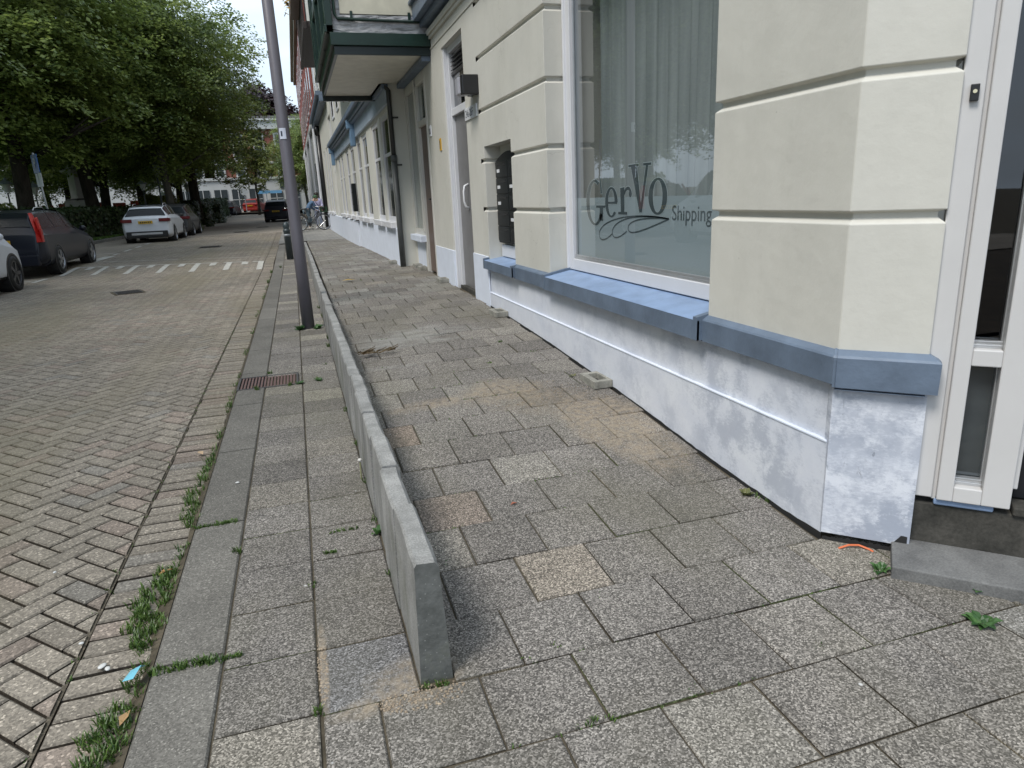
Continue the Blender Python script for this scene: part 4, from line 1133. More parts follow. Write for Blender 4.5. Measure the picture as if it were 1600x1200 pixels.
# upper storey windows, some seen over the fascia
for y in (12.6, 14.6, 17.2, 19.6, 22.0, 24.2, 27, 29.5, 32, 34.5):
    g = MB(); z0 = 4.0 if y < 25.5 else 6.0
    rect_frame(g, 1.57, 1.62, y - .5, y + .5, z0, z0 + 2.0, .07, .07, .07, .07); g.box(1.59, 1.63, y - .43, y + .43, z0 + .07, z0 + 1.93); f_ = N_(g, 'upper_window', WHITEP, .004)
    g = MB(); g.box(1.582, 1.589, y - .43, y + .43, z0 + .07, z0 + 1.93); N_(g, 'pane', DOORGLASS, parent=f_)
bx = thing('letterbox', 'tall black letter box fixed at a window of the cream terrace', 'letterbox', (1.55, 18.7, 1.5))
g = MB(); g.box(-.05, .05, -.16, .16, -.36, .34); g.build('body', BOXM, bx, bevel=.01)
g = MB(); g.box(-.056, -.05, -.1, .1, .1, .14); g.box(-.056, -.05, -.1, .1, -.2, -.16); g.build('slot', DARKGAP, bx)

# balcony with flower box farther along
ba = thing('balcony', 'brown balcony with planted flower box high on the cream terrace beyond the green bay', 'balcony', (1.2, 17, 4.9))
g = MB(); g.box(-.50, .4, -1.0, 3.5, 0, .12); g.box(-.56, -.48, -1.05, 3.55, -.04, .10); g.build('slab', simple('dark_brown_timber', (.035, .025, .022), .6, var=.3), ba, bevel=.01)
g = MB()
for k in range(24): g.box(-.54, -.515, -1.0 + k * .19, -.95 + k * .19, .1, 1.0)
g.box(-.56, -.50, -1.03, 3.53, 1.0, 1.06); g.box(-.50, .4, -1.03, -.98, .98, 1.05)
for k in range(5): g.box(-.5 + k * .18, -.47 + k * .18, -1.02, -.99, .1, 1.0)
g.build('railing', simple('dark_brown_timber', (.035, .025, .022), .6), ba, bevel=.004)
g = MB(); g.box(-.72, -.5, -1.0, 1.6, .72, .95); g.build('flower_box', BROWNW, ba, bevel=.01)

g = MB()
for k in range(260):
    c = Vector((rng.uniform(-.85, -.45), rng.uniform(-1.05, 1.7), rng.uniform(.85, 1.35))); a = rng.uniform(0, 6.28); d = Vector((math.cos(a), math.sin(a), rng.uniform(-.6, .6))) * .08; e = d.orthogonal().normalized() * .035
    g.quad(c - d, c - e, c + d, c + e)
g.build('yellow_plants', simple('yellow_flowers', (.42, .30, .10), .7, var=.5, scale=9), ba)
# brick building beyond
bb = thing('brick_building', 'tall red brick building with white plaster ground floor beyond the cream terrace', 'building', (1.6, 50, 0))
def K_(mb, name, mats, bevel=0, parent=None):
    o = mb.build(name, mats, None, origin=(1.6, 50, 0), bevel=bevel); o.location = (0, 0, 0); o.parent = parent or bb; return o
REDB = m_brick('red_brick', (.22, .045, .038), (.30, .07, .05), (.16, .08, .06))
g = MB(); g.box(1.55, 9, 36.3, 70, 5.7, 12.2); K_(g, 'brick_wall', REDB)
g = MB(); g.box(1.55, 9, 36.3, 70, -.1, 5.4); g.box(1.42, 9, 36.3, 70, 5.4, 5.72); K_(g, 'plaster_wall', simple('white_plaster', (.55, .57, .56), .6, var=.1, scale=1), .02)
g = MB(); g.box(1.35, 1.55, 36.3, 70, 11.9, 12.2); g.box(1.15, 9, 36.1, 70.2, 12.2, 12.45); K_(g, 'cornice', simple('pale_stone', (.42, .38, .32), .7), .03)
for y in [38.5 + 3.1 * k for k in range(10)]:
    for z in (6.5, 9.4):
        g = MB(); rect_frame(g, 1.525, 1.58, y - .5, y + .5, z, z + 1.9, .08, .08, .08, .1); g.box(1.50, 1.58, y - .55, y + .55, z - .08, z); f_ = K_(g, 'window', WHITEP, .01)
        g = MB(); g.box(1.53, 1.56, y - .5, y + .5, z + .08, z + 1.85); K_(g, 'pane', DOORGLASS, parent=f_)
for y in (37.4, 45, 53, 61):
    g = MB(); g.tube([(1.42, y, .1), (1.42, y, 5.4)], .07, 8); K_(g, 'pilaster_pipe', WHITEP)
for y in (40, 43, 48, 56):
    g = MB(); g.box(1.50, 1.60, y - .5, y + .5, 1.2, 3.6); f_ = K_(g, 'ground_floor_window', simple('dark_window', (.05, .06, .065), .2))

# ------------------------------------------------------------------ end building across the side street
eb = thing('corner_block', 'white and brick three storey block closing the far end of the street', 'building', (-6, 88, .8))
EBO = (-6, 88, .8)
def Q_(mb, name, mats, bevel=0, parent=None):
    o = mb.build(name, mats, None, origin=EBO, bevel=bevel); o.location = (0, 0, 0); o.parent = parent or eb; return o
WPL = simple('white_render', (.50, .51, .50), .6, var=.08, scale=1)
def m_fbrick():
    s = NB('far_red_brick'); s.color(s.ramp(s.noise(2, 6, .6), [(.3, (.20, .07, .05)), (.7, (.29, .11, .08))])); s.set(rough=.9); return s.m
g = MB(); g.box(-30, 7, 88, 98, 4.5, 10.2); Q_(g, 'brick_wall', m_fbrick())
g = MB(); g.box(-30, 7, 87.9, 98, .6, 4.5); g.box(-30, 7, 87.75, 88, 4.4, 4.7); g.box(-30, 7, 87.7, 88, 6.15, 6.35); Q_(g, 'white_base', WPL, .02)
g = MB(); g.box(-30, 7, 87.5, 98, 9.9, 10.8); g.box(-30, 7, 87.3, 98, 10.8, 11.0); Q_(g, 'cornice', WPL, .03)
g = MB(); g.xprism([(88.4, 11), (98, 11), (96, 11.6), (90, 11.6)], -30, 7); Q_(g, 'roof', simple('dark_roof', (.035, .03, .032), .8))
for k in range(10):
    x = -.65 - 2.3 * k
    for z0, z1 in ((6.5, 9.3), (4.75, 6.1)):
        g = MB(); g.box(x - .62, x + .62, 87.86, 88.02, z0, z1 + .25); f_ = Q_(g, 'window', WPL, .02)
        g = MB(); g.box(x - .42, x - .02, 87.83, 87.88, z0 + .15, z1 - .05) if False else g.box(x - .42, x + .42, 87.84, 87.88, z0 + .15, z1 - .7); g.box(x - .42, x + .42, 87.84, 87.88, z1 - .62, z1); Q_(g, 'pane', SIDE, parent=f_)
for k in range(8):
    x = .2 - 1.9 * k if k < 2 else -.2 - 1.9 * k
    g = MB(); g.box(x - .7, x + .7, 87.82, 87.95, .8 if k in (0, 1, 2) else 1.2, 3.4 if k > 1 else 3.0); f_ = Q_(g, 'shopfront_window', simple('dark_window', (.05, .06, .065), .2))
    g = MB(); g.box(x - .04, x + .04, 87.78, 87.83, 1.2, 3.4); g.box(x - .7, x + .7, 87.78, 87.83, 2.2, 2.27); Q_(g, 'glazing_bar', WPL, parent=f_)
for k in range(3):
    g = MB(); g.box(-1.2 + k * 1.2, -1.15 + k * 1.2 + .35, 87.80, 87.92, 3.35, 4.25) ; Q_(g, 'upper_light', simple('dark_window', (.05, .06, .065), .2))
# houses behind the park (seen through the trees and mirrored in the window)
def house(x0, x1, y0, y1, h, lab, mat, win_face='x', rows=3, step=3.0):
    cx, cy = (x0 + x1) / 2, (y0 + y1) / 2
    t = thing('town_house', lab, 'building', (cx, cy, 0))
    g = MB(); g.box(x0, x1, y0, y1, -.2, h); o = g.build('wall', mat, None, origin=(cx, cy, 0)); o.location = (0, 0, 0); o.parent = t
    g = MB(); g.box(x0 - .3, x1 + .3, y0 - .3, y1 + .3, h, h + .5); o = g.build('cornice', WPL, None, origin=(cx, cy, 0)); o.location = (0, 0, 0); o.parent = t
    xx = y0 + 1.5
    while xx < y1 - 1:
        for r_ in range(rows):
            z = 1.0 + r_ * 3.4
            g = MB(); g.box(x1 - .05, x1 + .04, xx - .55, xx + .55, z, z + 2.1); o = g.build('window', SIDE, None, origin=(cx, cy, 0)); o.location = (0, 0, 0); o.parent = t
            g = MB(); g.box(x1 - .02, x1 + .12, xx - .75, xx + .75, z - .15, z - .02); g.box(x1 - .02, x1 + .12, xx - .75, xx + .75, z + 2.1, z + 2.3); q = g.build('sill', WPL, None, origin=(cx, cy, 0)); q.location = (0, 0, 0); q.parent = o
        xx += step
house(-52, -42, 18, 60, 11, 'long white terrace glimpsed through the park trees on the left', WPL)
house(-46, -38, -30, 12, 12, 'white town house opposite, mirrored in the large window', WPL)
hf = thing('town_house', 'pale white house seen under the trees above the hedge at the back of the park', 'building', (-16, 92, .5))
g = MB(); g.box(-14, 9, -4, 6, 0, 9); g.build('wall', simple('pale_blue_white_wall', (.58, .62, .66), .6), hf)
for k in range(7):
    g = MB(); g.box(-12 + k * 3, -10.9 + k * 3, -4.05, -3.9, 1, 3.2); g.build('window', SIDE, hf)

# ------------------------------------------------------------------ lamp post, bollard, signs, lanterns
lp_ = thing('lamp_post', 'tall purple grey tapered lamp post on the narrow pavement', 'lamp post', (0.0, 8.10, 0))
g = MB(); g.tube([(0, 0, 0), (0, 0, 1.0), (0, 0, 7.5)], [.0695, .0655, .040], 24); g.build('pole', POLEM, lp_, smooth=True)
g = MB(); g.tube([(0, 0, 7.4), (-.2, 0, 7.6), (-.6, 0, 7.7)], .035, 12); g.build('arm', POLEM, lp_, smooth=True)
g = MB(); g.box(-1.2, -.5, -.12, .12, 7.66, 7.78); g.build('lamp_head', POLEM, lp_, bevel=.03)
g = MB()
n = 10
for k in range(n):
    a0, a1 = R(225 + 62 * k / n), R(225 + 62 * (k + 1) / n); r0 = .0665
    g.quad((r0 * math.cos(a0), r0 * math.sin(a0), 2.06), (r0 * math.cos(a1), r0 * math.sin(a1), 2.06), (r0 * math.cos(a1), r0 * math.sin(a1), 2.17), (r0 * math.cos(a0), r0 * math.sin(a0), 2.17))
g.build('sticker', simple('white_sticker', (.62, .66, .76), .4), lp_)
g = MB(); g.quad((-.034, -.0605, 2.09), (-.018, -.0665, 2.09), (-.018, -.0665, 2.14), (-.034, -.0605, 2.14)); g.build('sticker_mark', INK, lp_)
g = MB()
bd = thing('bollard', 'dark grey green round topped bollard behind the lamp post', 'bollard', (-.235, 18.4, .02))
g.lathe([(.082, 0), (.082, .72), (.088, .73), (.088, .76), (.07, .77), (.07, .80), (.085, .84), (.075, .90), (.045, .94), (.01, .955)], n=20)
g.build('post', simple('bollard_paint', (.035, .05, .055), .4, var=.2), bd, smooth=True)
g = MB(); g.lathe([(.084, .60), (.084, .66)], n=20); g.build('band', simple('pale_band', (.25, .28, .3), .4), bd, smooth=True)

ps = thing('parking_sign', 'blue parking sign with white lower panel on a leaning pole by the estate car', 'sign', (-7.3, 25.2, .06), R(0))
g = MB(); g.tube([(0, 0, 0), (-.03, 0, 1.55), (-.10, 0, 3.2)], .03, 8); g.build('pole', simple('galvanised_steel', (.35, .37, .38), .45, metal=.5), ps, smooth=True)
g = MB(); g.obox((-.08, -.04, 2.88), (.16, -.28, 0), (.006, .004, 0), (0, 0, .27)); g.build('blue_panel', simple('sign_blue', (.02, .12, .45), .35), ps)
g = MB(); g.obox((-.06, -.04, 2.40), (.16, -.28, 0), (.006, .004, 0), (0, 0, .20)); g.build('white_panel', simple('sign_white', (.62, .64, .66), .35), ps)
o = text_obj('letter', 'P', .42, simple('sign_white', (.6, .6, .6), .35), ps, (0, 0, 0), (0, 0, 0), ext=.003)
o.matrix_local = Matrix.Translation((-.045 - .02, -.10 + .0, 2.75)) @ Matrix.Rotation(R(-60), 4, 'Z') @ Matrix.Rotation(R(90), 4, 'X') @ Matrix.Translation((-.13, 0, .012))

LGREEN = simple('lantern_green', (.03, .05, .045), .4)
LGL = simple('opal_lantern_glass', (.50, .52, .50), .25)
ln = None
for lab, (x, y, z, sc) in {'park lantern at the far left above the hedge': (-12.5, 38, .1, 1.0), 'park lantern between the trunk and the parking sign': (-12.3, 41, .1, .97),
                    'largest park lantern, right behind the white hatchback': (-7.55, 46.8, .18, 1.33), 'smaller park lantern just right of the large one': (-8.2, 45.5, .2, .98), 'most distant park lantern, under the right hand trees': (-7.2, 56, .2, 1.0)}.items():
    if ln is None:
        ln = thing('park_lantern', lab, 'street lamp', (x, y, z), 0, 'old fashioned lanterns in the park')
        g = MB(); g.lathe([(.09, 0), (.09, .5), (.05, .6), (.035, 2.1), (.03, 2.35), (.06, 2.40)], n=10); g.build('post', LGREEN, ln, smooth=True)
        g = MB(); g.lathe([(.09, 2.42), (.19, 2.78)], n=6); g.build('lantern_glass', LGL, ln)
        g = MB(); g.lathe([(.30, 2.78), (.29, 2.81), (.12, 2.95), (.07, 2.97), (.06, 3.03), (.01, 3.08)], n=12); g.build('cap', simple('lantern_cap', (.22, .27, .28), .4), ln)
    else: copy_thing(ln, (x, y, z), label=lab, scale=sc)

mo = thing('monument', 'pale stone monument with a capped square shaft among the park trees', 'monument', (-12.0, 47.5, .1))
STN = simple('pale_monument_stone', (.42, .41, .40), .7, bump=.3, scale=3)
g = MB(); g.box(-.95, .95, -.95, .95, 0, 1.5); g.box(-.7, .7, -.7, .7, 1.5, 2.1); g.build('pedestal', STN, mo, bevel=.05)
g = MB(); g.lathe([(.62, 2.1), (.48, 2.25), (.46, 3.55), (.5, 3.6)], n=4); g.build('shaft', STN, mo)
g = MB(); g.lathe([(.6, 3.6), (.82, 3.7), (.82, 3.82), (.5, 3.9), (.42, 4.1), (.2, 4.15)], n=4); g.build('cap', STN, mo, bevel=.02)
g = MB(); g.lathe([(.72, 2.08), (.72, 2.2)], n=4); g.build('dark_moulding', IRON, mo)
# red hoardings behind the monument
rf = tag(MB(), None) if False else None
g = MB()
for k in range(9): g.box(-21 + k * 1.25, -20.1 + k * 1.25, -.05, .05, .7, 1.75 + .1 * (k % 2))
o = g.build('barrier', simple('red_barrier_paint', (.45, .05, .025), .5), None); o.location = (0, 62, .4)
tag(o, 'row of red barrier boards behind the monument in the park', 'barrier')

# far street signs
fs = thing('street_sign', 'blue direction sign on a thin pole in front of the white end building', 'sign', (-2.6, 80, .62))
g = MB(); g.tube([(0, 0, 0), (0, 0, 3.9)], .05, 8); g.build('pole', simple('galvanised_steel', (.35, .37, .38), .45), fs)
g = MB(); g.box(-1.0, 1.6, -.08, -.02, 2.05, 2.35); g.build('panel', simple('sky_blue_sign', (.16, .38, .62), .4), fs)
fs = thing('round_sign', 'round white traffic sign seen from behind near the parked cars', 'sign', (-4.9, 82, .65))
g = MB(); g.tube([(0, 0, 0), (0, 0, 3.0)], .04, 8); g.build('pole', simple('galvanised_steel', (.35, .37, .38), .45), fs)
g = MB()
g.add([(.42 * math.cos(2 * math.pi * k / 20), dy, 2.35 + .42 * math.sin(2 * math.pi * k / 20)) for dy in (-.05, -.02) for k in range(20)], [tuple(range(20)), tuple(range(20, 40))[::-1]] + [(k, (k + 1) % 20, 20 + (k + 1) % 20, 20 + k) for k in range(20)])
g.build('disc', simple('sign_back', (.45, .47, .48), .4), fs)

# manholes and the gully grating
def cover(name, lab, x, y, w_, l_, mat, rz=0):
    z = hr(x, y) + .003
    t = thing(name, lab, 'manhole cover', (x, y, z), rz)
    g = MB(); g.box(-w_, w_, -l_, l_, -.02, .004); g.build('frame', SOIL, t)
    g = MB(); g.box(-w_ + .04, w_ - .04, -l_ + .04, l_ - .04, 0, .010)
    for k in range(7): g.box(-w_ + .06, w_ - .06, -l_ + .06 + k * (2 * l_ - .14) / 7, -l_ + .06 + k * (2 * l_ - .14) / 7 + .02, .010, .016)
    g.build('plate', mat, t)
cover('manhole_cover', 'square iron drain cover with mossy edges in the near road', -3.05, 13.85, .25, .30, IRON, R(20))
cover('manhole_cover', 'dark oval looking manhole cover in mid road beyond the hump', -2.90, 25.9, .36, .42, IRON)
cover('manhole_cover', 'faint distant manhole cover farther along the road', -2.65, 37.3, .36, .42, IRON)
cover('manhole_cover', 'most distant small cover in the road near the parked van', -1.9, 44, .36, .42, IRON)
gg = thing('gully_grate', 'rusty reddish ribbed gully grate set in the kerb', 'drain', (-.365, 5.72, 0))
g = MB(); g.box(-.232, .232, -.20, .20, -.06, -.012); g.build('dark_pit', DARKGAP, gg)
g = MB(); g.box(-.235, .235, -.203, -.185, -.05, .004); g.box(-.235, .235, .185, .203, -.05, .004); g.box(-.235, -.218, -.185, .185, -.05, .004); g.box(.218, .235, -.185, .185, -.05, .004); g.build('rim', IRON, gg, bevel=.002)
g = MB()
for k in range(17): g.box(-.210 + k * .0252, -.195 + k * .0252, -.185, .185, -.012, .000)
g.build('bars', RUST, gg, bevel=.002)

# ------------------------------------------------------------------ cars
def catm(P, n):
    res = []
    for i in range(len(P) - 1):
        p0, p1, p2, p3 = P[max(i - 1, 0)], P[i], P[i + 1], P[min(i + 2, len(P) - 1)]
        for k in range(n):
            t = k / n
            res.append(tuple(.5 * ((2 * b) + (-a + c) * t + (2 * a - 5 * b + 4 * c - d) * t * t + (-a + 3 * b - 3 * c + d) * t ** 3) for a, b, c, d in zip(p0, p1, p2, p3)))
    res.append(tuple(P[-1])); return res
def smooth_tab(tab):
    pts = catm([(a, b) for a, b in tab], 6)
    return pts
def car(name, label, cat, loc, rz, paint, L=4.3, Wd=1.8, top=None, belt=.92, wheels=(.85, 3.45), wr=.33, roofw=.62, kind='hatch', lights='wide', plate=True, rail=True, lower=None, group=None, glass_rear=(.22, .62), side=(.55, 3.1), lc=(.35, .01, .015), cleardet=True):
    """y runs from the rear bumper (0) to the nose (L); z up; built from one lofted shell"""
    t = thing(name, label, cat, loc, rz, group)
    tb = sorted(set([(round(a, 4), b) for a, b in top]))
    def zt(y): return lerp(tb, y)
    def wd(y):
        e = .5 * Wd
        a = min(1, max(0, y / .30)); b = min(1, max(0, (L - y) / .7))
        return e * (.86 + .14 * math.sin(a * math.pi / 2)) * (.80 + .20 * math.sin(b * math.pi / 2))
    def bt(y): return lerp([(0, belt * .98), (.3, belt + .02), (1.0, belt + .02), (3.0, belt - .04), (L, belt - .3)], y)
    def sec(y):
        h = zt(y); w_ = wd(y); b_ = min(bt(y), h - .10)
        zb = .22 + .05 * (1 if y < .3 or y > L - .4 else 0)
        cab = max(0, min(1, (h - bt(y)) / .35)); rw_ = w_ * (1 - (1 - roofw / .9) * cab * .9) if cab > 0 else w_ * .93
        P = [(w_ * .86, zb), (w_ * .985, zb + .10), (w_, (zb + b_) * .5), (w_ * .985, b_ - .04), (w_ * .955, b_),
             (w_ * .955 + (rw_ - w_ * .955) * .88, b_ + (h - .055 - b_) * .90), (rw_ * .93, h - .03), (rw_ * .55, h - .003), (0, h)]
        return catm(P, 3)
    ny = 64; ys_ = [L * k / ny for k in range(ny + 1)]
    ys_ = sorted(set([round(v, 3) for v in ys_] + [round(a, 3) for a, _ in tb if 0 <= a <= L]))
    m = len(sec(1.0)); g = MB(); vs = []
    for y in ys_:
        s_ = sec(y); vs += [(x, y, z) for x, z in s_] + [(-x, y, z) for x, z in s_[-2::-1]]
    n = 2 * m - 1; fs = []
    for j in range(len(ys_) - 1):
        for i in range(n - 1):
            fs.append((j * n + i, (j + 1) * n + i, (j + 1) * n + i + 1, j * n + i + 1))
        fs.append((j * n + n - 1, (j + 1) * n + n - 1, (j + 1) * n, j * n))
    fs.append(tuple(range(n))); fs.append(tuple(range((len(ys_) - 1) * n, len(ys_) * n))[::-1])
    g.add(vs, fs); body = g.build('body', paint, t, smooth=True)
    es = body.modifiers.new('edges', 'EDGE_SPLIT'); es.split_angle = R(38)
    def patch(pname, y0, y1, i0, i1, mat, out_=.006, both=True, parent=None, nn=10, slant=0):
        objs = []
        for sg in ((1, -1) if both else (1,)):
            g = MB(); vs = []
            rows_ = i1 - i0 + 1
            for k in range(nn + 1):
                for i in range(i0, i1 + 1):
                    f = (i - i0) / max(1, i1 - i0)
                    y = y0 + (y1 - y0) * k / nn + slant * f * (1 - 2 * k / nn if slant and False else 1) * (k / nn if slant < 0 else 1)
                    s_ = sec(min(max(y, .001), L)); x, z = s_[i]
                    s2 = s_[min(i + 1, m - 1)]; s1 = s_[max(i - 1, 0)]
                    dx, dz = s2[0] - s1[0], s2[1] - s1[1]; l_ = math.hypot(dx, dz) or 1
                    vs.append(((x + out_ * dz / l_) * sg, y, z - out_ * dx / l_))
            g.add(vs, [(k * rows_ + i, (k + 1) * rows_ + i, (k + 1) * rows_ + i + 1, k * rows_ + i + 1) for k in range(nn) for i in range(rows_ - 1)])
            objs.append(g.build(pname, mat, parent or t, smooth=True))
        return objs
    # side glass
    ya, yb = side
    ib, it = 13, 17
    cuts = [ya + (yb - ya) * f for f in ((0, .30, .34, .66, .70, 1.0) if kind != 'van' else (0, .4, .44, .72, .76, 1))]
    for a, b in zip(cuts[::2], cuts[1::2]):
        patch('side_window', a, b, ib, it, SIDEGL, .005)
    # rear and front glass: centre band of the shell across the sloping ends
    def endglass(pname, y0, y1):
        g = MB(); vs = []; nn = 10; idx = list(range(16, m))
        for k in range(nn + 1):
            y = y0 + (y1 - y0) * k / nn; s_ = sec(y)
            rowp = [(x * .93, z) for x, z in (s_[i] for i in idx)]
            rowp = [(x, s_[m - 1][1] - .012 * (abs(x) / .6) ** 2 + 0) for x, z in rowp]
            full = rowp + [(-x, z) for x, z in rowp[-2::-1]]
            dz = zt(min(L, y + .02)) - zt(max(0, y - .02)); l_ = math.hypot(dz, .04)
            vs += [(x, y - .012 * dz / l_ , z + .012 * .04 / l_ + .004) for x, z in full]
        c = len(vs) // (nn + 1)
        g.add(vs, [(k * c + i, (k + 1) * c + i, (k + 1) * c + i + 1, k * c + i + 1) for k in range(nn) for i in range(c - 1)])
        return g.build(pname, SIDEGL, t, smooth=True)
    endglass('rear_window', *glass_rear)
    wsx = [a for a, b in tb]
    ws0 = max(a for a, b in tb if b > max(q for _, q in tb) - .04) + .06
    ws1 = min(a for a, b in tb if a > ws0 and b < belt + .12) - .03
    endglass('windscreen', ws0, ws1)
    hw = Wd / 2
    # wheels
    for wy in wheels:
        for sg in (1, -1):
            g = MB(); g.lathe([(wr - .09, -.10), (wr, -.08), (wr + .003, 0), (wr, .08), (wr - .05, .105), (wr - .09, .10)], (0, 0, 0), 28, 'x', False)
            o = g.build('wheel', RUBBER, t, smooth=True, loc=(sg * (hw - .072), wy, wr))
            g = MB(); g.lathe([(wr - .085, -.04), (wr - .085, .09), (wr - .11, .095), (wr - .12, .05), (.06, .045), (.05, .09), (.01, .092)], n=28, axis='x')
            for k in range(5):
                a = 2 * math.pi * k / 5
                g.obox((.075, math.cos(a) * (wr - .1) * .55, math.sin(a) * (wr - .1) * .55), (.016, 0, 0), (0, math.cos(a) * (wr - .1) * .52, math.sin(a) * (wr - .1) * .52), (0, -math.sin(a) * .032, math.cos(a) * .032))
            q = g.build('rim', RIMD if lower == 'dark' else RIM, o)
            if sg < 0: o.scale = (-1, 1, 1)
            g = MB(); vs = []; kk = 24
            for j, (rr, xx) in enumerate([(wr + .055, hw - .20), (wr + .055, hw + .004), (wr + .02, hw + .006), (wr + .01, hw - .2)]):
                for k in range(kk + 1):
                    a = math.pi * (-.06 + 1.12 * k / kk); vs.append((xx * sg, wy + rr * math.cos(a), wr + rr * math.sin(a)))
            g.add(vs, [(j * (kk + 1) + k, j * (kk + 1) + k + 1, (j + 1) * (kk + 1) + k + 1, (j + 1) * (kk + 1) + k) for j in range(3) for k in range(kk)])
            vs2 = [((hw - .01) * sg, wy + (wr + .05) * math.cos(math.pi * (-.10 + 1.2 * k / kk)), wr + (wr + .05) * math.sin(math.pi * (-.10 + 1.2 * k / kk))) for k in range(kk + 1)]
            g.build('wheel_arch', BLACKP, t, smooth=False)
            g = MB(); g.lathe([(wr + .045, hw - .25), (wr + .045, hw + .0015)], (0, wy, wr), 28, 'x') if sg > 0 else g.lathe([(wr + .045, -hw - .0015), (wr + .045, -hw + .25)], (0, wy, wr), 28, 'x')
            g.build('wheel_well', DARKGAP, t)
    # lower cladding and bumper
    cl_ = BLACKP if lower else paint
    g = MB(); g.box(-hw * .84, hw * .84, -.04, .10, .25, .50); g.build('rear_bumper', BLACKP if lower else paint, t, bevel=.03)
    if lower == 'silver':
        g = MB(); g.xprism([(-.05, .36), (.0, .36), (.0, .44), (-.05, .44)], -hw * .62, hw * .62); g.build('skid_plate', simple('silver_plastic', (.45, .46, .47), .4), t, bevel=.01)
    patch('sill_trim', .35, L - .6, 0, 3, BLACKP if lower else paint, .006)
    if kind == 'hatchw': patch('dark_roof', .62, 2.35, 18, 24, SIDEGL, .004)
    # rear lamps
    if lights == 'tall':
        for sg in (1, -1):
            g = MB(); Pts = [(hw * .86, .02, .78), (hw * .965, .10, .78), (hw * .955, .12, 1.0), (hw * .80, .30, 1.32), (hw * .74, .36, 1.44), (hw * .70, .32, 1.44), (hw * .755, .22, 1.27), (hw * .86, .06, 1.0)]
            c_ = [(x * sg, y - .015, z) for x, y, z in Pts]
            g.quad(*c_); g.add([(x, y, z) for x, y, z in c_] + [(x, y + .10, z) for x, y, z in c_], [(k, (k + 1) % 8, 8 + (k + 1) % 8, 8 + k) for k in range(8)])
            g.build('tail_light', TAIL, t)
            g = MB()
            g.obox((sg * hw * .975, .12, .93), (.012, 0, 0), (0, .05, .0), (0, 0, .15)); g.obox((sg * hw * .90, .22, 1.2), (.02 * 1, 0, 0), (0, .05, .02), (-.03 * sg, .04, .12)); g.build('tail_light_side', TAIL, t)
    else:
        for sg in (1, -1):
            g = MB(); z = belt - .06
            g.obox((sg * hw * .74, .03, z), (hw * .20, .0, 0), (0, .05, 0), (0, 0, .065)); g.obox((sg * hw * .92, .14, z), (.06, 0, 0), (0, .12, 0), (0, 0, .06)); g.build('tail_light', TAILD, t, bevel=.015)
    if plate:
        g = MB(); g.box(-.26, .26, -.045, -.02, belt - .19, belt - .08); g.build('number_plate', simple('yellow_plate', (.62, .38, .02), .4), t)
        g = MB()
        for k in range(6): g.box(-.19 + k * .066 + (.02 if k > 3 else 0), -.15 + k * .066 + (.02 if k > 3 else 0), -.047, -.045, belt - .165, belt - .105)
        g.build('plate_characters', BLACKP, t)
    # head lamps and mirrors
    for sg in (1, -1):
        g = MB(); g.ball((sg * hw * .66, L - .26, belt - .33), .13, .09, .055); g.build('headlight', SIDEGL, t, smooth=True)
        g = MB(); g.ball((sg * (hw + .08), ws1 - (1.2 if kind == 'van' else .5), belt + .07), .09, .06, .07); g.build('mirror', paint if kind != 'hatchw' else BLACKP, t, smooth=True)
    if rail:
        for sg in (1, -1):
            r0 = tb; yy0 = min(a for a, b in tb if b > max(q for _, q in tb) - .06) + .15
            g = MB(); g.tube([(sg * hw * .62, yy0, zt(yy0) - .01), (sg * hw * .62, yy0 + .1, zt(yy0) + .05), (sg * hw * .62, ws0 - .2, zt(ws0 - .2) + .05), (sg * hw * .62, ws0 - .05, zt(ws0) - .02)], .014, 6); g.build('roof_rail', ALU, t, smooth=True)
    return t
SIDEGL = simple('dark_car_glass', (.012, .015, .018), .22, spec=.2, coat=.0, var=.1)
RIMD = simple('dark_alloy', (.07, .07, .075), .35, metal=.6)
TAIL = simple('red_lamp_plastic', (.42, .02, .015), .25, spec=.4)
TAILD = simple('dark_red_lamp_plastic', (.13, .008, .01), .25, spec=.4)
PB = lambda n, c: simple(n, c, .34, spec=.3, coat=.15, var=.05)
ESTATE = [(0, .62), (.06, .95), (.16, 1.12), (.30, 1.34), (.46, 1.455), (.75, 1.50), (1.7, 1.53), (2.55, 1.49), (2.9, 1.40), (3.25, 1.20), (3.55, 1.02), (3.75, .97), (4.3, .89), (4.62, .74), (4.74, .58)]
car('parked_car', 'dark blue estate car with tall red tail lights and roof rails', 'car', (-6.50, 18.45, .03), 0, PB('dark_navy_paint', (.006, .008, .016)), 4.74, 1.80, ESTATE, .93, (.98, 3.74), .325, .60, 'estate', 'tall', side=(.50, 3.15), glass_rear=(.17, .44), group='cars parked along the park side')
HATCH = [(0, .60), (.05, .98), (.14, 1.06), (.38, 1.34), (.50, 1.43), (.9, 1.50), (1.8, 1.54), (2.35, 1.50), (2.75, 1.34), (3.15, 1.08), (3.3, 1.01), (3.85, .92), (4.1, .78), (4.2, .60)]
car('parked_car', 'white hatchback with dark roof and yellow number plate parked beside the hedge', 'car', (-5.72, 31.0, .12), R(0), PB('white_car_paint', (.62, .65, .70)), 4.2, 1.82, HATCH, .98, (.80, 3.38), .335, .60, 'hatchw', 'wide', lower='silver', side=(.42, 2.85), glass_rear=(.17, .42), group='cars parked along the park side')
SEDAN = HATCH
car('parked_car', 'dark grey car parked in front of the white hatchback', 'car', (-5.60, 35.9, .14), R(0), PB('dark_grey_paint', (.05, .05, .052)), 4.1, 1.76, HATCH, .95, (.80, 3.3), .32, .60, side=(.42, 2.85), glass_rear=(.17, .42), plate=False, rail=False, group='cars parked along the park side')
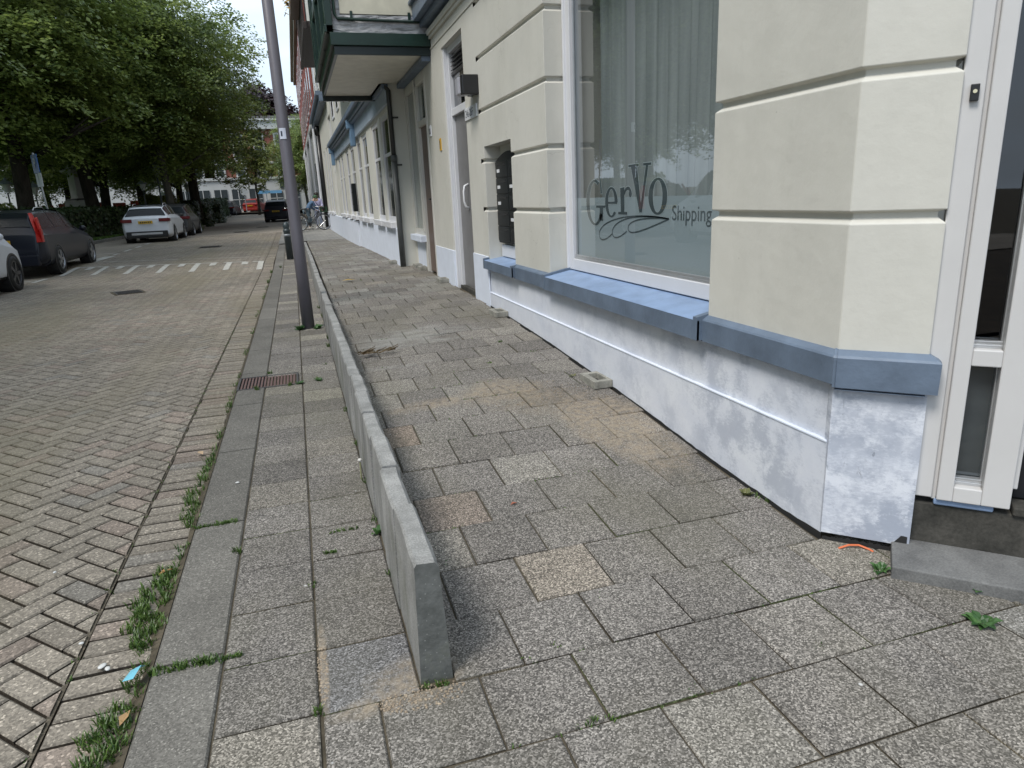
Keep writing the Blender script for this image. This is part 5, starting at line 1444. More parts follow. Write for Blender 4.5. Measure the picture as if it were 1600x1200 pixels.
VANP = [(0, .6), (.06, 1.1), (.1, 1.45), (.22, 1.66), (.5, 1.76), (2.0, 1.80), (2.7, 1.74), (3.1, 1.50), (3.45, 1.24), (3.65, 1.13), (4.0, 1.02), (4.2, .86), (4.34, .62)]
car('parked_car', 'silver white car cut by the left edge, only its front wheel and wing showing', 'car', (-6.34, 12.45, -.02), 0, PB('pearl_white_paint', (.60, .63, .68)), 4.34, 1.86, VANP, 1.0, (.75, 3.42), .34, .62, 'van', 'wide', lower='dark', rail=False, side=(.5, 3.0), glass_rear=(.1, .22), group='cars parked along the park side')
MINI = [(0, .6), (.05, 1.0), (.12, 1.2), (.25, 1.52), (.45, 1.62), (.9, 1.67), (2.0, 1.68), (2.5, 1.60), (2.9, 1.35), (3.2, 1.12), (3.6, 1.0), (4.0, .85), (4.1, .6)]
bc = car('driving_car', 'black high roofed car with yellow plate in the road behind the lamp post', 'car', (-1.30, 55.5, .13), R(-8), PB('black_car_paint', (.012, .012, .018)), 4.1, 1.85, MINI, .98, (.75, 3.3), .34, .66, side=(.5, 2.9), glass_rear=(.13, .3), rail=True)
car('parked_car', 'black car with pale rear window parked at the end of the hedge', 'car', (-6.6, 75.5, .50), R(-6), PB('black_car_paint', (.012, .012, .018)), 4.3, 1.85, HATCH, .95, (.8, 3.4), .33, .60, side=(.42, 2.85), glass_rear=(.17, .42), rail=False)
car('parked_car', 'red car parked at the far end of the street by the white block', 'car', (-4.6, 83.5, .72), R(-12), PB('red_car_paint', (.22, .02, .015)), 4.2, 1.8, HATCH, .92, (.8, 3.4), .32, .60, side=(.42, 2.85), glass_rear=(.17, .42), rail=False)
car('parked_car', 'pale grey car half hidden behind the black car by the end building', 'car', (-9.0, 82.0, .70), R(70), PB('silver_car_paint', (.32, .36, .42)), 4.2, 1.8, HATCH, .95, (.8, 3.4), .32, .60, side=(.42, 2.85), glass_rear=(.17, .42), rail=False)

# ------------------------------------------------------------------ bicycles
def bicycle(label, loc, rz, col=(.02, .02, .022), basket=False):
    t = thing('bicycle', label, 'bicycle', loc, rz)
    FR = simple('black_bike_enamel', col, .3, spec=.6)
    for i, y in enumerate((0, 1.08)):
        g = MB(); n = 36; r_ = .34
        g.tube([(0, r_ * math.cos(2 * math.pi * k / n), r_ * math.sin(2 * math.pi * k / n)) for k in range(n + 1)], .019, 8, caps=False)
        o = g.build('wheel', RUBBER, t, smooth=True, loc=(0, y, .36))
        g = MB(); g.tube([(0, .315 * math.cos(2 * math.pi * k / n), .315 * math.sin(2 * math.pi * k / n)) for k in range(n + 1)], .011, 6, caps=False)
        for k in range(18): a = 2 * math.pi * k / 18; g.tube([(.01 if k % 2 else -.01, 0, 0), (0, .31 * math.cos(a), .31 * math.sin(a))], .0018, 4)
        g.tube([(-.045, 0, 0), (.045, 0, 0)], .022, 8); g.build('rim_and_spokes', CHROME, o)
        g = MB(); g.tube([(0, .385 * math.cos(R(a)), .385 * math.sin(R(a))) for a in range(20 if i == 0 else 10, 171, 10)], .018, 5); g.build('mudguard', FR, o, smooth=True)
    g = MB()
    bb_ = (0, .44, .30); hd = (0, .92, .93); st = (0, .30, .80)
    g.tube([bb_, st], .016, 8); g.tube([bb_, (0, .60, .42), (0, .88, .80), (0, .90, .86)], .018, 8); g.tube([(0, .87, .76), hd], .02, 8)
    g.tube([(0, .34, .62), (0, .60, .58), (0, .88, .86)], .015, 8)
    for sx in (-.05, .05): g.tube([bb_, (sx, 0, .36)], .010, 6); g.tube([st, (sx, 0, .36)], .009, 6); g.tube([(0, .89, .78), (sx, .96, .66), (sx, 1.08, .36)], .012, 6)
    g.build('frame', FR, t, smooth=True)
    g = MB(); g.tube([(0, .92, .93), (0, .93, 1.03)], .013, 8); g.tube([(.27, .74, 1.04), (.24, .88, 1.08), (.08, .96, 1.06), (0, .94, 1.03), (-.08, .96, 1.06), (-.24, .88, 1.08), (-.27, .74, 1.04)], .012, 8); g.build('handlebar', CHROME, t, smooth=True)
    g = MB(); g.tube([(0, .30, .80), (0, .27, .95)], .013, 8); g.build('seat_post', CHROME, t)
    g = MB(); g.ball((0, .18, .97), .10, .09, .035); g.ball((0, .30, .975), .045, .13, .028); g.build('saddle', BLACKP, t, smooth=True)
    g = MB(); g.tube([(-.03, .44, .30), (.03, .44, .30)], .075, 16); g.tube([(.05, .44, .30), (.07, .54, .18)], .009, 6); g.tube([(-.05, .44, .30), (-.07, .34, .42)], .009, 6); g.box(.06, .15, .50, .58, .165, .185); g.box(-.15, -.06, .30, .38, .41, .43); g.build('crankset', BLACKP, t)
    g = MB(); g.box(-.06, .06, -.20, .20, .735, .75); g.tube([(.05, .0, .74), (.06, 0, .38)], .006, 5); g.tube([(-.05, .0, .74), (-.06, 0, .38)], .006, 5); g.build('rear_carrier', BLACKP, t)
    if basket:
        g = MB(); g.box(-.17, .17, 1.0, 1.25, .80, .84); 
        for k in range(9): x = -.17 + k * .0425; g.box(x - .004, x + .004, .995, 1.003, .84, 1.02); g.box(x - .004, x + .004, 1.247, 1.255, .84, 1.02)
        g.box(-.18, .18, .99, 1.01, 1.01, 1.035); g.box(-.18, .18, 1.24, 1.26, 1.01, 1.035); g.box(-.18, -.165, .99, 1.26, 1.01, 1.035); g.box(.165, .18, .99, 1.26, 1.01, 1.035)
        g.build('front_carrier', simple('dark_green_crate', (.02, .06, .03), .6), t)
    return t
bicycle('black bicycle with dark front carrier whose front wheel points at the white wall', (.20, 33.15, .20), R(-80), basket=True)
bicycle('dark bicycle standing nearer the kerb, mostly hidden by the lamp post', (.05, 31.6, .19), R(12), (.03, .015, .02))

# ------------------------------------------------------------------ people
def skinned(name, verts, edges, radii, mat, parent, root=0, sub=1):
    bm = bmesh.new(); lay = bm.verts.layers.skin.verify(); vv = []
    for i, p in enumerate(verts):
        v = bm.verts.new(p); v[lay].radius = radii[i] if isinstance(radii[i], tuple) else (radii[i], radii[i]); v[lay].use_root = (i == root); vv.append(v)
    for a, b in edges: bm.edges.new((vv[a], vv[b]))
    me = bpy.data.meshes.new(name); bm.to_mesh(me); bm.free(); me.materials.append(mat)
    o = bpy.data.objects.new(name, me); C.objects.link(o); o.parent = parent
    m = o.modifiers.new('skin', 'SKIN'); m.use_smooth_shade = True
    s_ = o.modifiers.new('sub', 'SUBSURF'); s_.levels = sub; s_.render_levels = sub + 0
    return o
def person(label, loc, rz, J, skinc, tops, trousers, hair, hairlen, shoe, extra=None):
    """J: joint positions in metres, x right, y forward, z up"""
    t = thing('person', label, 'person', loc, rz)
    SK = simple('skin_' + label[:12], skinc, .55)
    V = []; E = []; Rr = []
    def add(p, r, par=None):
        V.append(p); Rr.append(r)
        if par is not None: E.append((par, len(V) - 1))
        return len(V) - 1
    pel = add(J['pelvis'], (.14, .10)); wa = add(J['waist'], (.12, .09), pel); ch = add(J['chest'], (.145, .10), wa); ne = add(J['neck'], .052, ch); hb = add(J['headbase'], .05, ne)
    hc = add(J['head'], (.078, .092), hb); ht = add(tuple(a + b for a, b in zip(J['head'], J.get('up', (0, 0, .085)))), (.062, .07), hc)
    for s_ in ('L', 'R'):
        sh = add(J['sh' + s_], .055, ch); el = add(J['el' + s_], .040, sh); wr_ = add(J['wr' + s_], .026, el)
        d = Vector(J['wr' + s_]) - Vector(J['el' + s_]); d.normalize(); W0 = Vector(J['wr' + s_]); pm = add(tuple(W0 + d * .05), (.036, .018), wr_)
        side_ = d.cross(Vector((0, 0, 1))); side_ = side_.normalized() if side_.length > .1 else Vector((1, 0, 0)); dn = side_.cross(d).normalized()
        for k, ln_ in enumerate((.065, .078, .072, .055)):
            a = W0 + d * .085 + side_ * (.027 - .018 * k); i1 = add(tuple(a), .009, pm); i2 = add(tuple(a + d * ln_ * .55 - dn * .012 * (1 if dn.z > 0 else -1)), .0085, i1); add(tuple(a + d * ln_ * .85 - dn * .035 * (1 if dn.z > 0 else -1)), .0075, i2)
        a = W0 + d * .03 + side_ * .045; i1 = add(tuple(a), .010, pm); add(tuple(a + d * .045 - dn * .015), .0085, i1)
        hp_ = add(J['hip' + s_], .085, pel); kn = add(J['kn' + s_], .055, hp_); an = add(J['an' + s_], .035, kn); fo = add(J['toe' + s_], (.038, .028), an)
    skinned('body', V, E, Rr, SK, t)
    H = Vector(J['head'])
    f = Vector(J.get('face', (0, 1, 0))).normalized(); rt = f.cross(Vector((0, 0, 1))).normalized(); up = rt.cross(f)
    g = MB()
    g.ball(tuple(H + f * .098 - up * .0), .013, .016, .022); g.build('nose', SK, t, smooth=True)
    g = MB()
    for sg in (-1, 1): g.ball(tuple(H + f * .085 + rt * .032 * sg + up * .02), .010, .008, .008, 8, 6)
    g.build('eyes', simple('eye_dark', (.02, .02, .02), .3), t, smooth=True)
    g = MB(); g.obox(H + f * .088 - up * .045, rt * .024, f * .005, up * .005); g.build('mouth', simple('lip', (.35, .12, .10), .5), t)
    g = MB()
    for sg in (-1, 1): g.ball(tuple(H + rt * .083 * sg), .012, .020, .030, 8, 6)
    g.build('ears', SK, t, smooth=True)
    g = MB()
    c = H - f * .018 + up * .045
    g.ball(tuple(c), .098, .108, .098, 16, 10)
    if hairlen > 0: g.ball(tuple(c - f * .05 - up * (.06 + hairlen * .4)), .085, .055, .08 + hairlen * .5, 14, 10)
    g.build('hair', hair, t, smooth=True)
    # clothes: a slightly larger skin over the joints they cover
    def cloth(nm, chain, mat):
        V2 = []; E2 = []; R2 = []
        for p, r, par in chain:
            V2.append(p); R2.append(r)
            if par is not None: E2.append((par, len(V2) - 1))
        return skinned(nm, V2, E2, R2, mat, t)
    hemz = tuple(Vector(J['pelvis']) + Vector((0, 0, -.02)))
    slv = lambda s_: tuple(Vector(J['el' + s_]).lerp(Vector(J['wr' + s_]), .72))
    cloth('jacket', [(hemz, (.17, .125), None), (J['waist'], (.145, .112), 0), (J['chest'], (.172, .125), 1), (tuple(Vector(J['chest']).lerp(Vector(J['neck']), .75)), (.085, .07), 2),
                     (J['shL'], .073, 2), (J['elL'], .056, 4), (slv('L'), .045, 5), (J['shR'], .073, 2), (J['elR'], .056, 7), (slv('R'), .045, 8)], tops)
    shin = lambda s_: tuple(Vector(J['kn' + s_]).lerp(Vector(J['an' + s_]), .88))
    cloth('trousers', [(J['pelvis'], (.155, .118), None), (J['hipL'], .102, 0), (J['knL'], .075, 1), (shin('L'), .060, 2), (J['hipR'], .102, 0), (J['knR'], .075, 4), (shin('R'), .060, 5)], trousers)
    for s_ in ('L', 'R'):
        A = Vector(J['an' + s_]); T = Vector(J['toe' + s_]); g = MB()
        g.tube([tuple(A + Vector((0, -.05, -.035))), tuple(A + Vector((0, 0, -.02))), tuple(A.lerp(T, .6)), tuple(T + (T - A).normalized() * .05)], [.045, .052, .045, .028], 10)
        g.build('shoe', shoe, t, smooth=True)
    if extra: extra(t, J)
    return t
DENIM = simple('blue_denim', (.07, .13, .22), .8, var=.3, scale=10)
def bag(t, J):
    g = MB(); g.tube([(.16, .02, 1.42), (.02, .14, 1.2), (-.14, .10, .98)], .012, 6); g.build('bag_strap', BLACKP, t)
    g = MB(); g.box(-.26, -.15, -.08, .14, .80, 1.0); g.build('bag', BLACKP, t, bevel=.02)
# bending person in denim jacket, facing +x (towards the wall)
J1 = dict(pelvis=(0, -.05, .90), waist=(0, .06, 1.03), chest=(0, .22, 1.20), neck=(0, .33, 1.32), headbase=(0, .37, 1.38), head=(0, .43, 1.44), up=(0, .03, .07), face=(0, .8, -.6),
          shL=(-.17, .24, 1.24), elL=(-.20, .30, .98), wrL=(-.16, .50, .88), shR=(.17, .24, 1.24), elR=(.20, .33, .99), wrR=(.16, .55, .92),
          hipL=(-.09, -.04, .86), knL=(-.10, .14, .50), anL=(-.10, .05, .09), toeL=(-.10, .20, .045), hipR=(.09, -.06, .86), knR=(.10, -.02, .48), anR=(.10, -.22, .09), toeR=(.10, -.08, .045))
person('person bending over the bicycle in a blue denim jacket and green cap', (.62, 34.3, .2), R(-70), J1, (.42, .26, .18), DENIM, simple('grey_blue_jeans', (.10, .14, .17), .8, var=.2), simple('green_cap', (.04, .10, .05), .8), 0, simple('pale_shoe', (.5, .48, .44), .5))
J2 = dict(pelvis=(0, 0, .93), waist=(0, .0, 1.08), chest=(0, .0, 1.27), neck=(0, .0, 1.43), headbase=(0, .01, 1.49), head=(0, .025, 1.58), face=(0, 1, -.15),
          shL=(-.17, 0, 1.36), elL=(-.24, .04, 1.10), wrL=(-.20, .26, 1.02), shR=(.17, 0, 1.36), elR=(.25, .05, 1.11), wrR=(.22, .28, 1.02),
          hipL=(-.09, 0, .88), knL=(-.10, .05, .49), anL=(-.10, .0, .09), toeL=(-.11, .15, .045), hipR=(.09, 0, .88), knR=(.10, .06, .49), anR=(.11, .02, .09), toeR=(.12, .17, .045))
person('standing person in a lavender shirt with dark hair and a dark shoulder bag', (1.12, 35.0, .2), R(165), J2, (.30, .19, .13), simple('lavender_shirt', (.38, .37, .55), .8, var=.15), simple('pale_blue_trousers', (.32, .36, .48), .8), simple('dark_brown_hair', (.02, .015, .012), .5), .10, simple('white_trainer', (.55, .55, .55), .5), bag)

# ------------------------------------------------------------------ vegetation
def leaf_quad(vs, fs, ts, p, size, nrm, tone):
    n = Vector(nrm).normalized(); a = n.orthogonal().normalized(); ang = rng.uniform(0, 6.28)
    u = a * math.cos(ang) + n.cross(a) * math.sin(ang); v = n.cross(u)
    L = size * rng.uniform(.8, 1.3); w_ = L * .36; p = Vector(p); i = len(vs)
    vs += [tuple(p - u * L * .5), tuple(p + v * w_ - n * w_ * .25), tuple(p + u * L * .5 - n * L * .12), tuple(p - v * w_ - n * w_ * .25)]
    fs.append((i, i + 1, i + 2, i + 3)); ts.append(tone)
def crown_mesh(name, clusters, per, leaf, mat, r_seed, flat=.35):
    """clusters: list of (center, radius, tone)"""
    vs, fs, ts = [], [], []
    for c, rad, tone in clusters:
        o_ = Vector((c[0], c[1], 0)); o_ = o_.normalized() if o_.length > .3 else Vector((1, 0, 0))
        n = (Vector((0, 0, 1)) + o_ * rng.uniform(.25, .75) + Vector((rng.gauss(0, .18), rng.gauss(0, .18), 0))).normalized()
        u = n.cross(Vector((0, 0, 1))).normalized(); v = u.cross(n)
        if v.z > 0: v = -v
        for k in range(per):
            a = rng.uniform(0, 6.283); q = rad * math.sqrt(rng.random()) * (1 + .25 * math.sin(3 * a + c[0]))
            p = Vector(c) + u * q * math.cos(a) * .9 + v * q * math.sin(a) * 1.15 + n * (rng.gauss(0, flat * rad * .4) - .22 * q * q / rad)
            nn = n + Vector((rng.gauss(0, .33), rng.gauss(0, .33), rng.gauss(0, .2)))
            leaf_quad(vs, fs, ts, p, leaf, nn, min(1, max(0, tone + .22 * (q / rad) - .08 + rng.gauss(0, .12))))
    me = bpy.data.meshes.new(name); me.from_pydata(vs, [], fs); me.materials.append(mat)
    at = me.color_attributes.new('tone', 'FLOAT_COLOR', 'FACE' if False else 'CORNER'); d = []
    for t_ in ts: d += [t_, t_, t_, 1] * 4
    at.data.foreach_set('color', d); me.update(); return me
LEAF = m_leaf('linden_leaves', (.030, .074, .020), (.38, .46, .12), .45)  # wide tone range puts some deep shade and highlight into the leaf colour
LEAF2 = m_leaf('bright_young_leaves', (.09, .13, .03), (.30, .32, .08), .4)
LEAF3 = m_leaf('hedge_leaves', (.016, .034, .012), (.05, .085, .02), .25)
LEAFP = m_leaf('purple_leaves', (.02, .010, .012), (.05, .025, .028), .25)
BARK = m_bark('dark_bark', (.018, .016, .013), (.06, .052, .042)); BARK2 = m_bark('grey_bark', (.06, .058, .05), (.14, .13, .11))
def crown_clusters(rx, ry, z0, z1, n, cr, seed, hole=.15):
    r_ = random.Random(seed); res = []
    zc = (z0 + z1) / 2; rz = (z1 - z0) / 2
    while len(res) < n:
        d = Vector((r_.gauss(0, 1), r_.gauss(0, 1), r_.gauss(0, 1))).normalized()
        k = (r_.random() ** .45)
        lump = 1 + .30 * mnoise.noise((d.x * 1.7 + seed, d.y * 1.7, d.z * 1.7)) + .12 * mnoise.noise((d.x * 5 + seed, d.y * 5, d.z * 5))
        p = (d.x * rx * k * lump, d.y * ry * k * lump, zc + d.z * rz * k * lump)
        if mnoise.noise((p[0] * .45 + seed, p[1] * .45, p[2] * .6)) < -hole - .1 and k > .75: continue
        res.append((p, cr * r_.uniform(.7, 1.3), .38 + .35 * mnoise.noise((p[0] * .5, p[1] * .5 + seed, p[2] * .5)) + r_.uniform(-.1, .1)))
    return res
def trunk_mb(h, r0, r1, lean=(0, 0), seed=1, limbs=7, zl=3.0, spread=3.4, top=9):
    r_ = random.Random(seed); g = MB()
    pts = [(lean[0] * (k / 6) + r_.uniform(-.06, .06) * (k > 0), lean[1] * (k / 6) + r_.uniform(-.06, .06) * (k > 0), -.2 + (h + .2) * k / 6) for k in range(7)]
    g.tube(pts, [r0 * 1.25] + [r0 + (r1 - r0) * k / 6 for k in range(1, 7)], 12)
    for k in range(limbs):
        f = k / limbs; z = zl + (h - zl) * f; a = 2.4 * k + r_.uniform(-.4, .4); L = spread * (1 - .4 * f)
        b = (lean[0] * z / h, lean[1] * z / h, z)
        mid = (b[0] + L * .45 * math.cos(a), b[1] + L * .45 * math.sin(a), z + .9); e = (b[0] + L * math.cos(a), b[1] + L * math.sin(a), z + 1.6 + r_.uniform(0, 1))
        rr = r0 * .42 * (1 - .5 * f); g.tube([b, mid, e], [rr, rr * .6, rr * .2], 7)
        for q in (-.5, .6): g.tube([mid, (mid[0] + L * .4 * math.cos(a + q), mid[1] + L * .4 * math.sin(a + q), mid[2] + .8)], [rr * .5, rr * .12], 6)
    return g
TREES = {}
def tree(label, x, y, z, var, rz=0, sc=1.0, group='large leafy park trees', cat='tree'):
    loc = (x, y, z)
    if var in TREES: return copy_thing(TREES[var], loc, rz, label, sc)
    t = thing('tree', label, cat, loc, rz, group)
    if var in ('a', 'b', 'c'):
        sd_ = {'a': 3, 'b': 11, 'c': 23}[var]
        trunk_mb(9.5, .34 if var != 'c' else .24, .12, ((.3, .1) if var == 'a' else (-.3, .2)), sd_).build('trunk', BARK if var != 'c' else BARK2, t, smooth=True)
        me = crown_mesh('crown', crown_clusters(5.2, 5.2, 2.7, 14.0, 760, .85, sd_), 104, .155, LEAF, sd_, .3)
    elif var == 'y':
        trunk_mb(5.4, .14, .05, (.1, 0), 5, 6, 2.2, 1.9).build('trunk', BARK, t, smooth=True)
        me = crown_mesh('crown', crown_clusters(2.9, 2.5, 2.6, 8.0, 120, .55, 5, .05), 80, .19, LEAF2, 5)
    elif var == 'p':
        trunk_mb(9.5, .3, .12, (0, 0), 8).build('trunk', BARK, t, smooth=True)
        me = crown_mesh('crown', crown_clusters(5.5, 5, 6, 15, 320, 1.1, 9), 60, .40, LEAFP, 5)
    o = bpy.data.objects.new('crown', me); C.objects.link(o); o.parent = t
    t.scale = (sc, sc, sc); TREES[var] = t; return t
tree('big dark tree with a thick trunk rising behind the estate car', -11.5, 36.6, .1, 'a', 0, 1.16)
tree('big dark tree whose trunk stands beside the monument', -10.7, 44.6, .12, 'b', R(40), 1.16)
tree('slender grey trunked tree at the hedge just beyond the white hatchback', -6.7, 44.5, .15, 'c', 0, 1.0)
tree('large tree with the rightmost crown, overhanging the road beyond the hedge', -6.3, 52.5, .2, 'a', R(130), 1.08)
tree('tree with a leaning trunk left of the park lanterns behind the hedge', -11.3, 50, .1, 'b', R(200), .95)
tree('thick trunked tree behind the largest lantern', -10.2, 56, .1, 'a', R(250), 1.0)
tree('tree at the far left edge behind the silver white car', -13.5, 26.5, .0, 'c', R(90), 1.0)
tree('tree deep in the park behind the left hand lantern', -17.5, 40, .0, 'b', R(300), 1.05)
tree('far park tree closing the view behind the hedge, left one', -13, 70, .3, 'a', 1.0, .95)
tree('far park tree closing the view behind the hedge, middle one', -19, 66, .2, 'c', 2.0, 1.0)
tree('far park tree closing the view behind the hedge, right one', -9.2, 66, .3, 'b', 3.0, .95)
tree('park tree in the depth at the far left edge', -22, 50, .1, 'a', 4.0, 1.1)
tree('park tree in the depth between the two left trunks', -25, 60, .1, 'b', 5.0, 1.1)
tree('distant park tree behind the monument', -16, 60, .1, 'a', R(20), .9)
tree('tall tree high above the left cars, crown cut by the top left corner', -12.0, 20.5, .0, 'b', R(110), 1.1)
tree('tree nearest the camera on the park side, mirrored in the large window', -13, 10, .0, 'a', R(80), 1.0)
tree('park tree opposite the large window, mirrored in its glass', -12.5, 1.5, .0, 'c', R(80), 1.05)
tree('small bright yellow green tree in front of the white end building', -3.3, 74, .45, 'y', 0, 1.0, group=None)
tree('green tree showing between the lamp post and the brick building', 1.6, 82, .6, 'c', R(33), .72, group=None)
tree('dark purple leaved tree above the roof of the end building', -3.0, 103, 0.8, 'p', 0, 1.1, group=None)

# hedge, shrubs, lawn
def leafy_mass(name, pts_fn, n, leaf, mat, parent=None):
    vs, fs, ts = [], [], []
    for k in range(n):
        p, nn, tone = pts_fn()
        leaf_quad(vs, fs, ts, p, leaf, nn, tone)
    me = bpy.data.meshes.new(name); me.from_pydata(vs, [], fs); me.materials.append(mat)
    at = me.color_attributes.new('tone', 'FLOAT_COLOR', 'CORNER'); d = []
    for t_ in ts: d += [t_, t_, t_, 1] * 4
    at.data.foreach_set('color', d); o = bpy.data.objects.new(name, me); C.objects.link(o)
    if parent: o.parent = parent
    return o
HP = [(-10.2, 26), (-10.0, 34), (-9.4, 40), (-8.0, 44.5), (-7.1, 47), (-7.0, 74)]
def hedge_pt(wd_=.9, h0=1.45):
    i = rng.choices(range(len(HP) - 1), [math.dist(a, b) for a, b in zip(HP, HP[1:])])[0]
    a, b = Vector(HP[i]), Vector(HP[i + 1]); f = rng.random(); c = a.lerp(b, f); d = (b - a).normalized(); nn = Vector((-d.y, d.x))
    hh = h0 + .12 * mnoise.noise((c.x * .8, c.y * .8, 0)) + (.25 if c.y > 50 else 0)
    z0 = hr(-6, c.y)
    if rng.random() < .3: s_ = rng.uniform(-wd_, wd_); z = hh + rng.gauss(0, .05); nv = (0, 0, 1)
    else:
        sg = rng.choice((-1, -1, -1, 1)) ; s_ = sg * (wd_ + rng.gauss(0, .06) + .15 * mnoise.noise((c.y * 1.1, 0, 2))); z = hh * rng.random(); nv = (nn.x * sg, nn.y * sg, .7)
    return (c.x + nn.x * s_, c.y + nn.y * s_, z0 + z), (nv[0] + rng.gauss(0, .4), nv[1] + rng.gauss(0, .4), nv[2] + rng.gauss(0, .4)), min(1, max(0, .4 + .5 * mnoise.noise((c.x + s_, c.y * 1.3, z * 2)) + rng.gauss(0, .12)))
hd_ = thing('hedge', 'long dark clipped hedge along the park edge behind the parked cars', 'hedge', (0, 0, 0))
leafy_mass('foliage', hedge_pt, 42000, .13, LEAF3, hd_)
g = MB()
for a, b in zip(HP, HP[1:]):
    A, B_ = Vector(a), Vector(b); d = (B_ - A).normalized(); nn = Vector((-d.y, d.x)) * .8; z0, z1 = hr(-6, a[1]), hr(-6, b[1])
    P = [A - nn, B_ - nn, B_ + nn, A + nn]
    g.add([(p.x, p.y, z) for p, z in zip(P, (z0, z1, z1, z0))] + [(p.x, p.y, z + 1.36) for p, z in zip(P, (z0, z1, z1, z0))], [(4, 5, 6, 7), (0, 1, 5, 4), (1, 2, 6, 5), (2, 3, 7, 6), (3, 0, 4, 7)])
g.build('twiggy_core', simple('dark_hedge_core', (.012, .018, .008), .9), hd_)
def shrub(label, x, y, r, h, n, mat, leaf=.2):
    def fn():
        a = rng.uniform(0, 6.28); e = rng.random(); q = r * (1 - .35 * e) * (1 + .3 * mnoise.noise((a * 1.5, e * 3, x))) * rng.random() ** .2
        z = h * e * (1 + .2 * mnoise.noise((a, 1, y)))
        return (x + q * math.cos(a), y + q * math.sin(a), hr(-6, y) + z + .05), (math.cos(a) + rng.gauss(0, .4), math.sin(a) + rng.gauss(0, .4), .8), min(1, max(0, .45 + rng.gauss(0, .2)))
    t = thing('shrub', label, 'shrub', (0, 0, 0))
    leafy_mass('foliage', fn, n, leaf, mat, t)
    g = MB()
    for k in range(7): a = k; g.tube([(x, y, hr(-6, y)), (x + r * .5 * math.cos(a), y + r * .5 * math.sin(a), hr(-6, y) + h * .7)], [.03, .01], 5)
    g.build('stems', BARK, t)
shrub('broad leaved grey green shrub at the kerb beyond the dark grey car', -6.25, 44.2, 1.1, 1.05, 2600, m_leaf('grey_green_leaves', (.05, .075, .035), (.16, .19, .09)), .22)
shrub('taller dark shrub on the kerb at the end of the hedge', -6.5, 60, 1.3, 1.7, 3200, LEAF3, .2)
shrub('bushy shrub just before the shrub at the end of the hedge', -6.6, 53, 1.2, 1.5, 2800, LEAF3, .2)
shrub('bright shrub above the hedge near the right hand trunks', -8.2, 50, 1.6, 2.1, 3000, LEAF2, .2)
# second hedge strip, brighter top at far left
shrub('bright clipped shrub at the far left behind the first trunk', -13.2, 34, 2.6, 1.75, 6500, m_leaf('yellow_hedge_leaves', (.07, .11, .02), (.2, .25, .05)), .16)
# lawn and its kerb
LK = [(-8.35, -6), (-8.35, 24), (-8.1, 33), (-8.0, 39), (-6.9, 42.6), (-5.95, 45.5), (-5.95, 60), (-6.1, 75)]
g = MB()
for a, b in zip(LK, LK[1:]):
    n = max(1, int(math.dist(a, b) / 2))
    for k in range(n):
        p = Vector(a).lerp(Vector(b), k / n); q = Vector(a).lerp(Vector(b), (k + 1) / n)
        g.quad((p.x - .1, p.y, hr(-6, p.y) + .10), (q.x - .1, q.y, hr(-6, q.y) + .10), (-14, q.y, hr(-6, q.y) + .16), (-14, p.y, hr(-6, p.y) + .16))
        g.quad((-14, p.y, hr(-6, p.y) + .16), (-14, q.y, hr(-6, q.y) + .16), (-60, q.y, hr(-6, q.y) + .2), (-60, p.y, hr(-6, p.y) + .2))
struct(g.build('lawn', m_plain('grassy_soil', (.045, .085, .02), (.075, .13, .03), 3)))
def lawn_pt():
    y = rng.uniform(24, 42); x = rng.uniform(-10.5, -8.4)
    return (x, y, hr(-6, y) + .15), (rng.gauss(0, 1), rng.gauss(0, 1), .3), rng.random()
o = leafy_mass('grass', lawn_pt, 14000, .10, m_leaf('lawn_blades', (.05, .10, .02), (.13, .22, .045))); tag(o, 'short lawn grass between kerb and hedge', 'grass', kind='stuff')
g = MB()
for a, b in zip(LK, LK[1:]):
    n = max(1, int(math.dist(a, b) / 1.0))
    for k in range(n):
        p = Vector(a).lerp(Vector(b), k / n); q = Vector(a).lerp(Vector(b), (k + .985) / n); d = (q - p).normalized(); nn = Vector((-d.y, d.x)) * .07
        z0, z1 = hr(-6, p.y), hr(-6, q.y)
        P = [(p - nn, z0), (q - nn, z1), (q + nn, z1), (p + nn, z0)]
        kk_ = rng.uniform(.9, 1.15); g.ct = tuple(c * kk_ for c in (.20, .195, .18))
        g.add([(v.x, v.y, z - .1) for v, z in P] + [(v.x, v.y, z + .13) for v, z in P], [(4, 5, 6, 7), (0, 1, 5, 4), (1, 2, 6, 5), (2, 3, 7, 6), (3, 0, 4, 7)])
struct(g.build('park_kerb', T_KERB))

# grass and weeds at the near edges
GR = m_leaf('weed_grass', (.030, .072, .014), (.13, .21, .045), .3)
WEED = m_leaf('weed_leaves', (.03, .085, .025), (.09, .19, .055), .3)
MOSS = m_leaf('dry_moss', (.05, .075, .02), (.17, .17, .06), .2)
def blades(vs, fs, ts, x, y, z, n, h, r, lean=.5):
    for k in range(n):
        a = rng.uniform(0, 6.28); q = r * math.sqrt(rng.random()); bx_, by_ = x + q * math.cos(a), y + q * math.sin(a)
        L = h * rng.uniform(.5, 1.2); b = rng.uniform(0, 6.28); dx, dy = math.cos(b) * lean * L, math.sin(b) * lean * L; wv = .0016 + .0012 * rng.random(); px_, py_ = -math.sin(b) * wv, math.cos(b) * wv
        i = len(vs)
        vs += [(bx_ - px_, by_ - py_, z), (bx_ + px_, by_ + py_, z), (bx_ + dx * .4 + px_, by_ + dy * .4 + py_, z + L * .6), (bx_ + dx * .4 - px_, by_ + dy * .4 - py_, z + L * .6), (bx_ + dx, by_ + dy, z + L * .85)]
        fs += [(i, i + 1, i + 2, i + 3), (i + 3, i + 2, i + 4)]; t_ = rng.random(); ts += [t_, t_]
